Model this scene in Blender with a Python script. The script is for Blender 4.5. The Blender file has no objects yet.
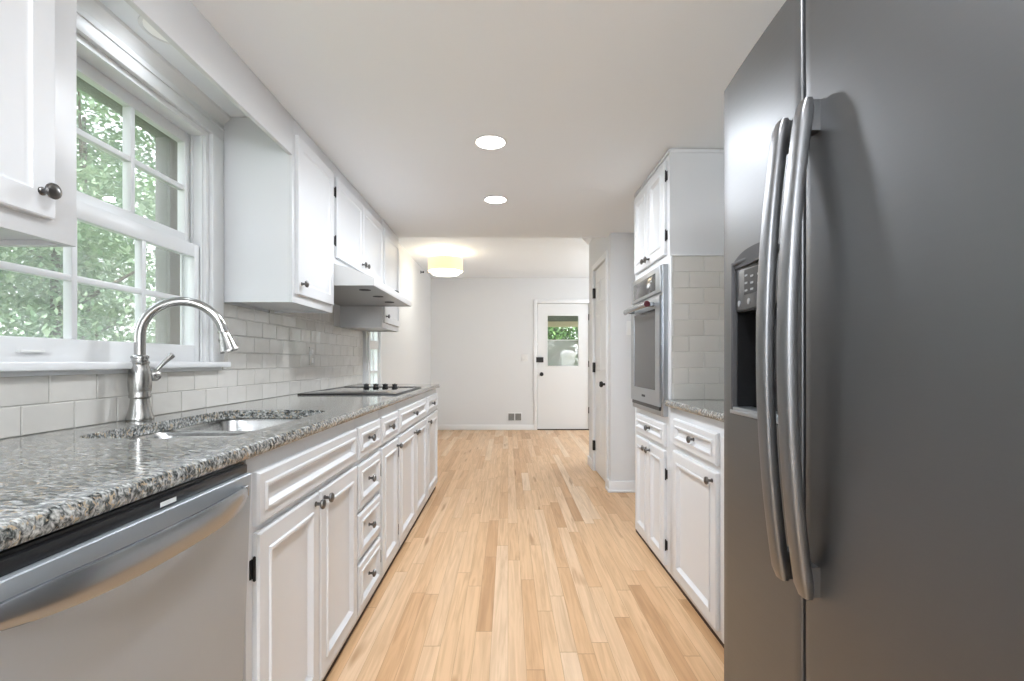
import bpy, bmesh, math, random
from mathutils import Vector, Matrix
random.seed(7)
C = bpy.context.scene
COL = C.collection
PI = math.pi

# ------------------------------------------------------------ camera, world, light, exposure
H = 1.11
cam = bpy.data.cameras.new('camera')
cam.sensor_fit = 'HORIZONTAL'; cam.sensor_width = 36.0
cam.lens = 484.0 / 1024.0 * 36.0
cam.shift_x = 4.0 / 1024.0
cam.shift_y = 21.0 / 1024.0
cam.clip_start = 0.02
camo = bpy.data.objects.new('camera', cam); COL.objects.link(camo)
camo.location = (0, 0, H); camo.rotation_euler = (PI / 2, 0, 0)
C.camera = camo

w = bpy.data.worlds.new('sky'); C.world = w; w.use_nodes = True
wn = w.node_tree.nodes; wl_ = w.node_tree.links
bg = wn['Background']
tcw = wn.new('ShaderNodeTexCoord'); sep = wn.new('ShaderNodeSeparateXYZ')
wr = wn.new('ShaderNodeValToRGB')
wl_.new(tcw.outputs['Generated'], sep.inputs[0]); wl_.new(sep.outputs['Z'], wr.inputs[0])
wr.color_ramp.elements[0].position = 0.0; wr.color_ramp.elements[0].color = (.80, .83, .84, 1)
wr.color_ramp.elements[1].position = 0.6; wr.color_ramp.elements[1].color = (.78, .86, .97, 1)
wl_.new(wr.outputs[0], bg.inputs['Color'])
bg.inputs['Strength'].default_value = 2.6

sun = bpy.data.lights.new('sun', 'SUN'); sun.energy = 1.5; sun.angle = math.radians(6); sun.color = (1, .96, .9)
suno = bpy.data.objects.new('sun', sun); COL.objects.link(suno)
suno.rotation_euler = (math.radians(40), math.radians(-8), math.radians(75))   # high, from behind the house

C.view_settings.view_transform = 'Standard'
C.view_settings.look = 'None'
C.view_settings.gamma = 1.0
C.view_settings.use_curve_mapping = False
C.view_settings.exposure = 0.97
LAMP_C = (.87, .925, 1)   # daylight-white lamps
LAMP_W = 9.0          # watts of one recessed lamp
FILL_W = 27.0        # watts of one added fill globe behind the camera

# ------------------------------------------------------------ materials
def new_mat(name):
    m = bpy.data.materials.new(name); m.use_nodes = True
    return m, m.node_tree.nodes, m.node_tree.links, m.node_tree.nodes['Principled BSDF']
def N(ns, t, **kw):
    n = ns.new(t)
    for k, v in kw.items(): setattr(n, k, v)
    return n
def simple(name, col, rough=.5, metal=0., spec=.5, bump=0., bscale=60., coat=0., var=0.0):
    m, ns, ln, b = new_mat(name)
    b.inputs['Base Color'].default_value = (*col, 1); b.inputs['Roughness'].default_value = rough
    b.inputs['Metallic'].default_value = metal; b.inputs['Specular IOR Level'].default_value = spec
    if coat: b.inputs['Coat Weight'].default_value = coat
    tc = N(ns, 'ShaderNodeTexCoord'); nz = N(ns, 'ShaderNodeTexNoise')
    nz.inputs['Scale'].default_value = bscale; nz.inputs['Detail'].default_value = 3
    ln.new(tc.outputs['Object'], nz.inputs['Vector'])
    if bump:
        bp = N(ns, 'ShaderNodeBump'); bp.inputs['Strength'].default_value = bump; bp.inputs['Distance'].default_value = .002
        ln.new(nz.outputs['Fac'], bp.inputs['Height']); ln.new(bp.outputs[0], b.inputs['Normal'])
    if var:
        r = N(ns, 'ShaderNodeValToRGB')
        r.color_ramp.elements[0].color = (*[c * (1 - var) for c in col], 1); r.color_ramp.elements[1].color = (*[min(1, c * (1 + var)) for c in col], 1)
        ln.new(nz.outputs['Fac'], r.inputs[0]); ln.new(r.outputs[0], b.inputs['Base Color'])
    return m
def brushed(name, col, rough, stretch=(3, 3, 300), rv=.06, metal=1.0):
    m, ns, ln, b = new_mat(name)
    b.inputs['Base Color'].default_value = (*col, 1); b.inputs['Metallic'].default_value = metal
    tc = N(ns, 'ShaderNodeTexCoord'); mp = N(ns, 'ShaderNodeMapping'); nz = N(ns, 'ShaderNodeTexNoise')
    mp.inputs['Scale'].default_value = stretch; nz.inputs['Scale'].default_value = 1.0; nz.inputs['Detail'].default_value = 4
    mr = N(ns, 'ShaderNodeMapRange'); mr.inputs['To Min'].default_value = rough - rv; mr.inputs['To Max'].default_value = rough + rv
    ln.new(tc.outputs['Object'], mp.inputs[0]); ln.new(mp.outputs[0], nz.inputs['Vector'])
    ln.new(nz.outputs['Fac'], mr.inputs['Value']); ln.new(mr.outputs[0], b.inputs['Roughness'])
    return m
def emis(name, col, s):
    m, ns, ln, b = new_mat(name)
    b.inputs['Base Color'].default_value = (*col, 1)
    b.inputs['Emission Color'].default_value = (*col, 1); b.inputs['Emission Strength'].default_value = s
    return m

M = {}
M['cab'] = simple('cabinet_paint', (.695, .705, .715), .32, bump=.03, bscale=35)
M['trim'] = simple('trim_paint', (.77, .775, .775), .35)
M['wall'] = simple('wall_paint', (.695, .70, .70), .7, bump=.05, bscale=120)
M['ceil'] = simple('ceiling_paint', (.86, .89, .915), .8, bump=.05, bscale=90)
M['door'] = simple('door_paint', (.74, .74, .73), .4)
M['steel'] = brushed('brushed_steel', (.46, .48, .50), .34)
M['steel_h'] = brushed('brushed_steel_sheet', (.39, .42, .445), .42, (3, 3, 400), .03, .4)
M['steel_bright'] = brushed('polished_handle_steel', (.36, .375, .39), .25, (8, 3, 8), .02, .9)
M['sinksteel'] = brushed('sink_steel', (.62, .62, .61), .24, (40, 3, 3))
M['nickel'] = brushed('brushed_nickel', (.46, .455, .44), .22, (60, 60, 6), .05)
M['hoodpaint'] = simple('hood_enamel', (.66, .66, .65), .35)
M['hoodunder'] = brushed('hood_underside', (.45, .45, .45), .4, (3, 200, 3))
M['fridge'] = brushed('dark_stainless', (.175, .176, .178), .43, (3, 3, 350), .03)
M['fridge_body'] = simple('fridge_side', (.10, .10, .10), .5)
M['fridge_handle'] = brushed('fridge_handle_steel', (.225, .226, .23), .38, (6, 6, 60), .05)
M['grey_plastic'] = simple('grey_plastic', (.07, .07, .073), .6, spec=.2)
M['black'] = simple('black_plastic', (.012, .012, .013), .35)
M['blackglass'] = simple('black_glass', (.015, .015, .017), .05, coat=.5)
M['greyglass'] = simple('oven_glass', (.055, .055, .055), .12)
M['gap'] = simple('dark_gap', (.03, .022, .016), .8)
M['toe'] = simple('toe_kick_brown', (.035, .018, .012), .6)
M['pewter'] = brushed('aged_pewter', (.16, .155, .15), .30, (30, 30, 30), .06)
M['blackmetal'] = simple('black_iron', (.03, .03, .03), .45, metal=.6)
M['grout'] = simple('grout', (.70, .69, .66), .9)
M['red'] = simple('red_badge', (.10, .02, .028), .3)
M['led'] = emis('led_panel', (1, .98, .95), 6.0)
M['led_fill'] = emis('lit_fill_globe', (.96, .98, 1), 3.0)  # for the added fill globes
M['ledoff'] = emis('frosted_lens', (.82, .82, .80), .10)
M['icon'] = simple('panel_icons', (.30, .31, .32), .5)
M['bark'] = simple('bark', (.12, .085, .06), .9, bump=.5, bscale=20)
M['fencewood'] = simple('weathered_fence', (.30, .25, .20), .85, var=.3, bscale=12)
M['porch'] = simple('carport_soffit', (.06, .05, .04), .8)
M['beam'] = simple('carport_beam', (.62, .50, .33), .7)
M['brick'] = simple('exterior_casing', (.22, .20, .185), .8)
M['whiterock'] = simple('white_painted_stone', (.85, .84, .82), .8)
M['vent'] = simple('vent_metal', (.22, .22, .21), .5)
M['switchp'] = simple('switch_plastic', (.80, .80, .78), .3)
M['outletp'] = simple('outlet_steel', (.48, .47, .45), .35, metal=.5)

def lampshade():
    m, ns, ln, b = new_mat('cream_fabric_shade')
    b.inputs['Base Color'].default_value = (.9, .78, .55, 1); b.inputs['Roughness'].default_value = .8
    b.inputs['Emission Color'].default_value = (1., .74, .40, 1); b.inputs['Emission Strength'].default_value = .34
    return m
M['shade'] = lampshade()
M['diff'] = emis('lit_diffuser', (1, .93, .78), 2.2)
M['bulbbrass'] = simple('pale_brass', (.7, .58, .38), .35, metal=.6)

def glass(name, tint=(1, 1, 1), gl=.9, haze=0.0, hc=(.55, .57, .55)):
    m = bpy.data.materials.new(name); m.use_nodes = True
    ns, ln = m.node_tree.nodes, m.node_tree.links
    ns.clear()
    o = N(ns, 'ShaderNodeOutputMaterial'); t = N(ns, 'ShaderNodeBsdfTransparent'); g = N(ns, 'ShaderNodeBsdfGlossy')
    t.inputs[0].default_value = (*tint, 1); g.inputs['Roughness'].default_value = .01
    g.inputs['Color'].default_value = (gl, gl, gl, 1)
    f = N(ns, 'ShaderNodeFresnel'); ge = N(ns, 'ShaderNodeNewGeometry'); mr = N(ns, 'ShaderNodeMapRange')
    mr.inputs['To Min'].default_value = 1.5; mr.inputs['To Max'].default_value = 1 / 1.5   # same reflectance on both faces of the pane
    ln.new(ge.outputs['Backfacing'], mr.inputs['Value']); ln.new(mr.outputs[0], f.inputs[0])
    x = N(ns, 'ShaderNodeMixShader'); ln.new(f.outputs[0], x.inputs[0]); ln.new(t.outputs[0], x.inputs[1]); ln.new(g.outputs[0], x.inputs[2])
    last = x
    if haze:
        d = N(ns, 'ShaderNodeBsdfDiffuse'); d.inputs[0].default_value = (*hc, 1)
        y = N(ns, 'ShaderNodeMixShader'); y.inputs[0].default_value = haze
        ln.new(x.outputs[0], y.inputs[1]); ln.new(d.outputs[0], y.inputs[2]); last = y
    ln.new(last.outputs[0], o.inputs[0])
    return m
M['glass'] = glass('window_glass')
M['screen'] = glass('hazy_screen', haze=.38)
M['winhaze'] = glass('pale_window_haze', gl=.3, haze=.22, hc=(.62, .66, .64))  # pale veil over the view, put into the sheet as diffuse colour

def granite():
    m, ns, ln, b = new_mat('speckled_granite')
    tc = N(ns, 'ShaderNodeTexCoord'); mp = N(ns, 'ShaderNodeMapping')
    mp.inputs['Rotation'].default_value = (0, 0, math.radians(35)); mp.inputs['Scale'].default_value = (1.0, 2.1, 1.6)
    ln.new(tc.outputs['Object'], mp.inputs[0])
    n1 = N(ns, 'ShaderNodeTexNoise'); n1.inputs['Scale'].default_value = 58; n1.inputs['Detail'].default_value = 5; n1.inputs['Roughness'].default_value = .62; n1.inputs['Distortion'].default_value = .6
    n2 = N(ns, 'ShaderNodeTexNoise'); n2.inputs['Scale'].default_value = 75; n2.inputs['Detail'].default_value = 3; n2.inputs['Distortion'].default_value = 1.0
    v = N(ns, 'ShaderNodeTexVoronoi'); v.inputs['Scale'].default_value = 110
    for n in (n1, v): ln.new(mp.outputs[0], n.inputs['Vector'])
    mp2 = N(ns, 'ShaderNodeMapping'); mp2.inputs['Location'].default_value = (3, 5, 1); mp2.inputs['Scale'].default_value = (1.3, 1.8, 1.3)
    ln.new(tc.outputs['Object'], mp2.inputs[0]); ln.new(mp2.outputs[0], n2.inputs['Vector'])
    r1 = N(ns, 'ShaderNodeValToRGB'); e = r1.color_ramp.elements
    e[0].position = .36; e[0].color = (.02, .022, .022, 1); e[1].position = .72; e[1].color = (.66, .67, .66, 1)
    for p, c in ((.43, (.07, .078, .074, 1)), (.50, (.20, .205, .20, 1)), (.58, (.38, .385, .365, 1))):
        q = e.new(p); q.color = c
    ln.new(n1.outputs['Fac'], r1.inputs[0])
    r2 = N(ns, 'ShaderNodeValToRGB'); e = r2.color_ramp.elements
    e[0].position = .58; e[0].color = (0, 0, 0, 1); e[1].position = .64; e[1].color = (1, 1, 1, 1)
    ln.new(n2.outputs['Fac'], r2.inputs[0])
    mx = N(ns, 'ShaderNodeMix', data_type='RGBA'); mx.inputs['B'].default_value = (.40, .32, .22, 1)
    ln.new(r2.outputs[0], mx.inputs['Factor']); ln.new(r1.outputs[0], mx.inputs['A'])
    r3 = N(ns, 'ShaderNodeValToRGB'); e = r3.color_ramp.elements
    e[0].position = .0; e[0].color = (.55, .55, .55, 1); e[1].position = .5; e[1].color = (1.15, 1.15, 1.15, 1)
    ln.new(v.outputs['Distance'], r3.inputs[0])
    mm = N(ns, 'ShaderNodeMix', data_type='RGBA', blend_type='MULTIPLY'); mm.inputs['Factor'].default_value = .8
    ln.new(mx.outputs['Result'], mm.inputs['A']); ln.new(r3.outputs[0], mm.inputs['B'])
    ln.new(mm.outputs['Result'], b.inputs['Base Color'])
    b.inputs['Roughness'].default_value = .09; b.inputs['Specular IOR Level'].default_value = .6
    bp = N(ns, 'ShaderNodeBump'); bp.inputs['Strength'].default_value = .08; bp.inputs['Distance'].default_value = .0006
    ln.new(n1.outputs['Fac'], bp.inputs['Height']); ln.new(bp.outputs[0], b.inputs['Normal'])
    return m
M['granite'] = granite()

def oak():
    m, ns, ln, b = new_mat('oak_strip_floor')
    tc = N(ns, 'ShaderNodeTexCoord'); s = N(ns, 'ShaderNodeSeparateXYZ'); ln.new(tc.outputs['Object'], s.inputs[0])
    def mth(op, a, bb=None, c=None):
        n = N(ns, 'ShaderNodeMath', operation=op)
        for i, v in enumerate((a, bb, c)):
            if v is None: continue
            if isinstance(v, (int, float)): n.inputs[i].default_value = v
            else: ln.new(v, n.inputs[i])
        return n.outputs[0]
    W_, L_ = .066, 1.9
    u = mth('DIVIDE', s.outputs['X'], W_); row = mth('FLOOR', u)
    wn1 = N(ns, 'ShaderNodeTexWhiteNoise', noise_dimensions='1D'); ln.new(row, wn1.inputs['W'])
    v = mth('ADD', mth('DIVIDE', s.outputs['Y'], L_), mth('MULTIPLY', wn1.outputs['Value'], 7.3)); pid = mth('FLOOR', v)
    cb = N(ns, 'ShaderNodeCombineXYZ'); ln.new(row, cb.inputs[0]); ln.new(pid, cb.inputs[1])
    # boards of unequal length: split half of the cells again
    wn2 = N(ns, 'ShaderNodeTexWhiteNoise', noise_dimensions='3D'); ln.new(cb.outputs[0], wn2.inputs['Vector'])
    fr = mth('FRACT', v)
    cut = mth('ADD', mth('MULTIPLY', wn2.outputs['Value'], .5), .3)
    sub = mth('GREATER_THAN', fr, cut)
    cb2 = N(ns, 'ShaderNodeCombineXYZ'); ln.new(row, cb2.inputs[0]); ln.new(pid, cb2.inputs[1]); ln.new(sub, cb2.inputs[2])
    wn3 = N(ns, 'ShaderNodeTexWhiteNoise', noise_dimensions='3D'); ln.new(cb2.outputs[0], wn3.inputs['Vector'])
    ramp = N(ns, 'ShaderNodeValToRGB'); e = ramp.color_ramp.elements
    e[0].position = 0; e[0].color = (.51, .29, .14, 1); e[1].position = 1; e[1].color = (.76, .57, .395, 1)
    for p, c in ((.10, (.63, .385, .205, 1)), (.35, (.69, .45, .255, 1)), (.7, (.71, .475, .28, 1))):
        q = e.new(p); q.color = c
    ln.new(wn3.outputs['Value'], ramp.inputs[0])
    # grain
    mp = N(ns, 'ShaderNodeMapping'); mp.inputs['Scale'].default_value = (20, 1.0, 1)
    off = N(ns, 'ShaderNodeVectorMath', operation='MULTIPLY_ADD'); off.inputs[1].default_value = (13.7, 9.1, 5.3)
    ln.new(wn3.outputs['Color'], off.inputs[0]); ln.new(tc.outputs['Object'], off.inputs[2]); ln.new(off.outputs[0], mp.inputs[0])
    g = N(ns, 'ShaderNodeTexNoise'); g.inputs['Scale'].default_value = 2.2; g.inputs['Detail'].default_value = 6; g.inputs['Distortion'].default_value = 1.2
    ln.new(mp.outputs[0], g.inputs['Vector'])
    gr = N(ns, 'ShaderNodeValToRGB'); e = gr.color_ramp.elements
    e[0].position = .30; e[0].color = (.66, .59, .50, 1); e[1].position = .62; e[1].color = (1.05, 1.05, 1.05, 1)
    ln.new(g.outputs['Fac'], gr.inputs[0])
    mm = N(ns, 'ShaderNodeMix', data_type='RGBA', blend_type='MULTIPLY'); mm.inputs['Factor'].default_value = .55
    ln.new(ramp.outputs[0], mm.inputs['A']); ln.new(gr.outputs[0], mm.inputs['B'])
    # knots / mineral streaks
    k = N(ns, 'ShaderNodeTexNoise'); k.inputs['Scale'].default_value = 1.0; k.inputs['Detail'].default_value = 2
    mk = N(ns, 'ShaderNodeMapping'); mk.inputs['Scale'].default_value = (14, 1.8, 1); ln.new(off.outputs[0], mk.inputs[0]); ln.new(mk.outputs[0], k.inputs['Vector'])
    kr = N(ns, 'ShaderNodeValToRGB'); e = kr.color_ramp.elements
    e[0].position = .66; e[0].color = (1, 1, 1, 1); e[1].position = .76; e[1].color = (.55, .42, .30, 1)
    ln.new(k.outputs['Fac'], kr.inputs[0])
    mk2 = N(ns, 'ShaderNodeMix', data_type='RGBA', blend_type='MULTIPLY'); mk2.inputs['Factor'].default_value = .8
    ln.new(mm.outputs['Result'], mk2.inputs['A']); ln.new(kr.outputs[0], mk2.inputs['B'])
    # seams
    fu = mth('FRACT', u)
    e1 = mth('LESS_THAN', mth('MINIMUM', fu, mth('SUBTRACT', 1., fu)), .012)
    d2 = mth('ABSOLUTE', mth('SUBTRACT', fr, cut)); e2 = mth('LESS_THAN', mth('MINIMUM', d2, mth('MINIMUM', fr, mth('SUBTRACT', 1., fr))), .0011)
    seam = mth('MULTIPLY', mth('MAXIMUM', e1, e2), .60)
    ms = N(ns, 'ShaderNodeMix', data_type='RGBA'); ms.inputs['B'].default_value = (.30, .17, .08, 1)
    ln.new(seam, ms.inputs['Factor']); ln.new(mk2.outputs['Result'], ms.inputs['A'])
    ln.new(ms.outputs['Result'], b.inputs['Base Color'])
    b.inputs['Roughness'].default_value = .38; b.inputs['Specular IOR Level'].default_value = .35
    return m
M['oak'] = oak()

def tile_mat():
    m, ns, ln, b = new_mat('handmade_glazed_tile')
    at = N(ns, 'ShaderNodeAttribute'); at.attribute_name = 'tint'
    r = N(ns, 'ShaderNodeValToRGB'); e = r.color_ramp.elements
    e[0].color = (.625, .605, .56, 1); e[1].color = (.67, .65, .61, 1)
    ln.new(at.outputs['Fac'], r.inputs[0]); ln.new(r.outputs[0], b.inputs['Base Color'])
    b.inputs['Roughness'].default_value = .06; b.inputs['Specular IOR Level'].default_value = .6
    tc = N(ns, 'ShaderNodeTexCoord'); nz = N(ns, 'ShaderNodeTexNoise'); nz.inputs['Scale'].default_value = 13; nz.inputs['Detail'].default_value = 1.5
    bp = N(ns, 'ShaderNodeBump'); bp.inputs['Strength'].default_value = .5; bp.inputs['Distance'].default_value = .010
    ln.new(tc.outputs['Object'], nz.inputs['Vector']); ln.new(nz.outputs['Fac'], bp.inputs['Height']); ln.new(bp.outputs[0], b.inputs['Normal'])
    return m
M['tile'] = tile_mat()

def leaf_mat(name, a, c):
    m, ns, ln, b = new_mat(name)
    at = N(ns, 'ShaderNodeAttribute'); at.attribute_name = 'tint'
    r = N(ns, 'ShaderNodeValToRGB'); r.color_ramp.elements[0].color = (*a, 1); r.color_ramp.elements[1].color = (*c, 1)
    ln.new(at.outputs['Fac'], r.inputs[0]); ln.new(r.outputs[0], b.inputs['Base Color'])
    b.inputs['Roughness'].default_value = .6
    b.inputs['Transmission Weight'].default_value = 0.0
    return m
M['leaf'] = leaf_mat('green_leaves', (.16, .30, .10), (.50, .66, .34))
M['leaf_pale'] = leaf_mat('pale_leaves', (.20, .32, .17), (.50, .60, .40))
M['leaf_dark'] = leaf_mat('deep_green_leaves', (.03, .09, .02), (.16, .30, .07))
def grass_mat():
    return simple('lawn', (.22, .32, .14), .9, var=.35, bscale=3)
M['grass'] = grass_mat()

# ------------------------------------------------------------ helpers
ORG = {}
def bmn(): return bmesh.new()
def box(bm, x0, x1, y0, y1, z0, z1, bev=0.0, seg=2):
    x0, x1 = sorted((x0, x1)); y0, y1 = sorted((y0, y1)); z0, z1 = sorted((z0, z1))
    vs = [bm.verts.new((x, y, z)) for x in (x0, x1) for y in (y0, y1) for z in (z0, z1)]
    f = [bm.faces.new([vs[i] for i in q]) for q in ((0, 1, 3, 2), (4, 6, 7, 5), (0, 4, 5, 1), (2, 3, 7, 6), (0, 2, 6, 4), (1, 5, 7, 3))]
    if bev:
        es = list({e for q in f for e in q.edges})
        bmesh.ops.bevel(bm, geom=es, offset=bev, segments=seg, profile=.5, affect='EDGES')
    return vs
def prism(bm, pts, axis, a, b):
    """pts: 2D list in the other two axes in cyclic order (x: y,z / y: x,z / z: x,y)"""
    def P(p, t):
        return {'x': (t, p[0], p[1]), 'y': (p[0], t, p[1]), 'z': (p[0], p[1], t)}[axis]
    A = [bm.verts.new(P(p, a)) for p in pts]; B = [bm.verts.new(P(p, b)) for p in pts]
    n = len(pts)
    bm.faces.new(A); bm.faces.new(B[::-1])
    for i in range(n): bm.faces.new((A[i], A[(i + 1) % n], B[(i + 1) % n], B[i]))
def frame_of(d):
    d = Vector(d).normalized(); up = Vector((0, 0, 1)) if abs(d.z) < .95 else Vector((0, 1, 0))
    u = d.cross(up).normalized(); v = u.cross(d).normalized(); return d, u, v
def lathe(bm, org, d, prof, seg=24):
    """prof: (radius, distance along d)"""
    d, u, v = frame_of(d); org = Vector(org); rings = []
    for r, t in prof:
        c = org + d * t
        if r < 1e-6: rings.append([bm.verts.new(c)])
        else: rings.append([bm.verts.new(c + (u * math.cos(2 * PI * k / seg) + v * math.sin(2 * PI * k / seg)) * r) for k in range(seg)])
    for A, B in zip(rings, rings[1:]):
        for k in range(seg):
            k2 = (k + 1) % seg
            if len(A) == 1 and len(B) == 1: continue
            if len(A) == 1: bm.faces.new((A[0], B[k2], B[k]))
            elif len(B) == 1: bm.faces.new((A[k], A[k2], B[0]))
            else: bm.faces.new((A[k], A[k2], B[k2], B[k]))
    if len(rings[0]) > 1: bm.faces.new(rings[0][::-1])
    if len(rings[-1]) > 1: bm.faces.new(rings[-1])
def tube(bm, pts, rad, seg=14, flat=None):
    """swept tube; flat=(a,b) semi-axes along (world up x dir, other)"""
    pts = [Vector(p) for p in pts]; rings = []
    u = None
    for i, p in enumerate(pts):
        d = (pts[min(i + 1, len(pts) - 1)] - pts[max(i - 1, 0)]).normalized()
        if u is None: _, u, v = frame_of(d)
        u = (u - d * u.dot(d)).normalized(); v = d.cross(u)
        r = rad[i] if isinstance(rad, (list, tuple)) else rad
        rings.append([bm.verts.new(p + (u * math.cos(2 * PI * k / seg) + v * math.sin(2 * PI * k / seg)) * r) for k in range(seg)])
    for A, B in zip(rings, rings[1:]):
        for k in range(seg): bm.faces.new((A[k], A[(k + 1) % seg], B[(k + 1) % seg], B[k]))
    bm.faces.new(rings[0][::-1]); bm.faces.new(rings[-1])
def rsweep(bm, secs):
    """secs: list of closed loops (same count) -> solid"""
    rings = [[bm.verts.new(p) for p in s] for s in secs]; n = len(rings[0])
    for A, B in zip(rings, rings[1:]):
        for k in range(n): bm.faces.new((A[k], A[(k + 1) % n], B[(k + 1) % n], B[k]))
    bm.faces.new(rings[0][::-1]); bm.faces.new(rings[-1])
def gridsolid(bm, ys, zs, fx, xb, skip=lambda y, z: False):
    """solid whose front is x=fx(y,z), flat back at xb, cells where skip() are open"""
    F = [[bm.verts.new((fx(y, z), y, z)) for z in zs] for y in ys]
    B = [[bm.verts.new((xb, y, z)) for z in zs] for y in ys]
    ny, nz = len(ys) - 1, len(zs) - 1
    on = lambda i, j: 0 <= i < ny and 0 <= j < nz and not skip((ys[i] + ys[i + 1]) / 2, (zs[j] + zs[j + 1]) / 2)
    for i in range(ny):
        for j in range(nz):
            if not on(i, j): continue
            bm.faces.new((F[i][j], F[i + 1][j], F[i + 1][j + 1], F[i][j + 1]))
            bm.faces.new((B[i][j], B[i][j + 1], B[i + 1][j + 1], B[i + 1][j]))
            if not on(i - 1, j): bm.faces.new((F[i][j], F[i][j + 1], B[i][j + 1], B[i][j]))
            if not on(i + 1, j): bm.faces.new((F[i + 1][j], B[i + 1][j], B[i + 1][j + 1], F[i + 1][j + 1]))
            if not on(i, j - 1): bm.faces.new((F[i][j], B[i][j], B[i + 1][j], F[i + 1][j]))
            if not on(i, j + 1): bm.faces.new((F[i][j + 1], F[i + 1][j + 1], B[i + 1][j + 1], B[i][j + 1]))
    for v in [v for v in bm.verts if not v.link_faces]: bm.verts.remove(v)
def obj(name, bm, mat, parent=None, angle=35, attr=None):
    o0 = ORG.get(parent.name, Vector((0, 0, 0))) if parent else Vector((0, 0, 0))
    bmesh.ops.recalc_face_normals(bm, faces=bm.faces[:])
    me = bpy.data.meshes.new(name)
    if parent: bmesh.ops.translate(bm, verts=bm.verts[:], vec=-o0)
    bm.to_mesh(me); bm.free()
    for p in me.polygons: p.use_smooth = True
    me.set_sharp_from_angle(angle=math.radians(angle))
    me.materials.append(M[mat] if isinstance(mat, str) else mat)
    o = bpy.data.objects.new(name, me); COL.objects.link(o)
    if parent: o.parent = parent; ORG[o.name] = o0
    return o
def thing(name, label, cat, loc=(0, 0, 0), group=None):
    o = bpy.data.objects.new(name, None); COL.objects.link(o)
    o.empty_display_size = .05
    o.location = loc; ORG[o.name] = Vector(loc)
    o['label'] = label; o['category'] = cat
    if group: o['group'] = group
    return o
def tag(o, label, cat, group=None, kind=None):
    o['label'] = label; o['category'] = cat
    if group: o['group'] = group
    if kind: o['kind'] = kind
    return o
def struct(name, bm=None, mat=None, loc=(0, 0, 0)):
    if bm is None:
        o = bpy.data.objects.new(name, None); COL.objects.link(o); o.location = loc; ORG[o.name] = Vector(loc)
    else: o = obj(name, bm, mat)
    o['kind'] = 'structure'
    return o
def uvbox_sphere(bm, c, rx, ry, rz, seg=12, rings=8):
    prof = []
    b2 = bmesh.new(); bmesh.ops.create_uvsphere(b2, u_segments=seg, v_segments=rings, radius=1)
    mp = {}
    for v in b2.verts: mp[v] = bm.verts.new((c[0] + v.co.x * rx, c[1] + v.co.y * ry, c[2] + v.co.z * rz))
    for f in b2.faces: bm.faces.new([mp[v] for v in f.verts])
    b2.free()

# ------------------------------------------------------------ dimensions (Xd = distance from the camera axis)
XW = 1.285           # kitchen left wall
XWD = 1.25           # dining left wall
XR = 1.47            # kitchen right wall
YE = 4.27            # where the low kitchen ceiling ends
ZC = 2.205           # kitchen ceiling
ZD = 2.47            # dining ceiling
YB = 7.85            # back wall
YF = -2.6            # wall behind the camera
XDR = 3.1            # dining right wall
YP0, YP1, XP = 4.12, 5.22, .875   # pantry block
CT = .914            # counter top

# ------------------------------------------------------------ room shell
b = bmn(); box(b, -1.6, 3.3, YF - .2, YB + .15, -.12, 0); struct('floor', b, 'oak')
b = bmn(); box(b, -1.6, 1.75, YF - .2, YE, ZC, ZD + .15); struct('ceiling', b, 'ceil')
b = bmn(); box(b, -1.6, 3.3, YE, YB + .15, ZD, ZD + .15); struct('ceiling_dining', b, 'ceil')
# left wall with the kitchen window and the dining window
WY0, WY1, WZ0, WZ1 = 1.12, 2.08, 1.085, 2.09
DY0, DY1, DZ0, DZ1 = 4.345, 4.70, .55, 1.95
b = bmn()
t0, t1 = -XW - .16, -XW
box(b, t0, t1, YF - .2, WY0, 0, ZC); box(b, t0, t1, WY1, YE, 0, ZC)
box(b, t0, t1, WY0, WY1, 0, WZ0); box(b, t0, t1, WY0, WY1, WZ1, ZC)
t0, t1 = -XW - .16, -XWD
box(b, t0, t1, YE, DY0, 0, ZD); box(b, t0, t1, DY1, YB, 0, ZD); box(b, t0, t1, DY0, DY1, 0, DZ0); box(b, t0, t1, DY0, DY1, DZ1, ZD)
struct('wall_left', b, 'wall')
# back wall with the door opening
DX0, DX1, DT = .475, 1.315, 2.055
b = bmn()
box(b, -1.6, DX0, YB, YB + .15, 0, ZD); box(b, DX1, 3.3, YB, YB + .15, 0, ZD); box(b, DX0, DX1, YB, YB + .15, DT, ZD)
struct('wall_back', b, 'wall')
b = bmn(); box(b, XR, XR + .15, YF - .2, YP0, 0, ZC); struct('wall_right', b, 'wall')
# dining right wall, with a big unseen window added for daylight
QY0, QY1, QZ0, QZ1 = 5.5, 7.5, .45, 2.1
b = bmn()
box(b, XDR, XDR + .15, YP1, QY0, 0, ZD); box(b, XDR, XDR + .15, QY1, YB, 0, ZD); box(b, XDR, XDR + .15, QY0, QY1, 0, QZ0); box(b, XDR, XDR + .15, QY0, QY1, QZ1, ZD)
struct('wall_dining_right', b, 'wall')
# wall behind the camera, with an unseen window added for daylight
BX0, BX1, BZ0, BZ1 = -.9, .9, .8, 2.05
b = bmn()
box(b, -1.6, BX0, YF - .15, YF, 0, ZC); box(b, BX1, 1.7, YF - .15, YF, 0, ZC); box(b, BX0, BX1, YF - .15, YF, 0, BZ0); box(b, BX0, BX1, YF - .15, YF, BZ1, ZC)
struct('wall_front', b, 'wall')
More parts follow.
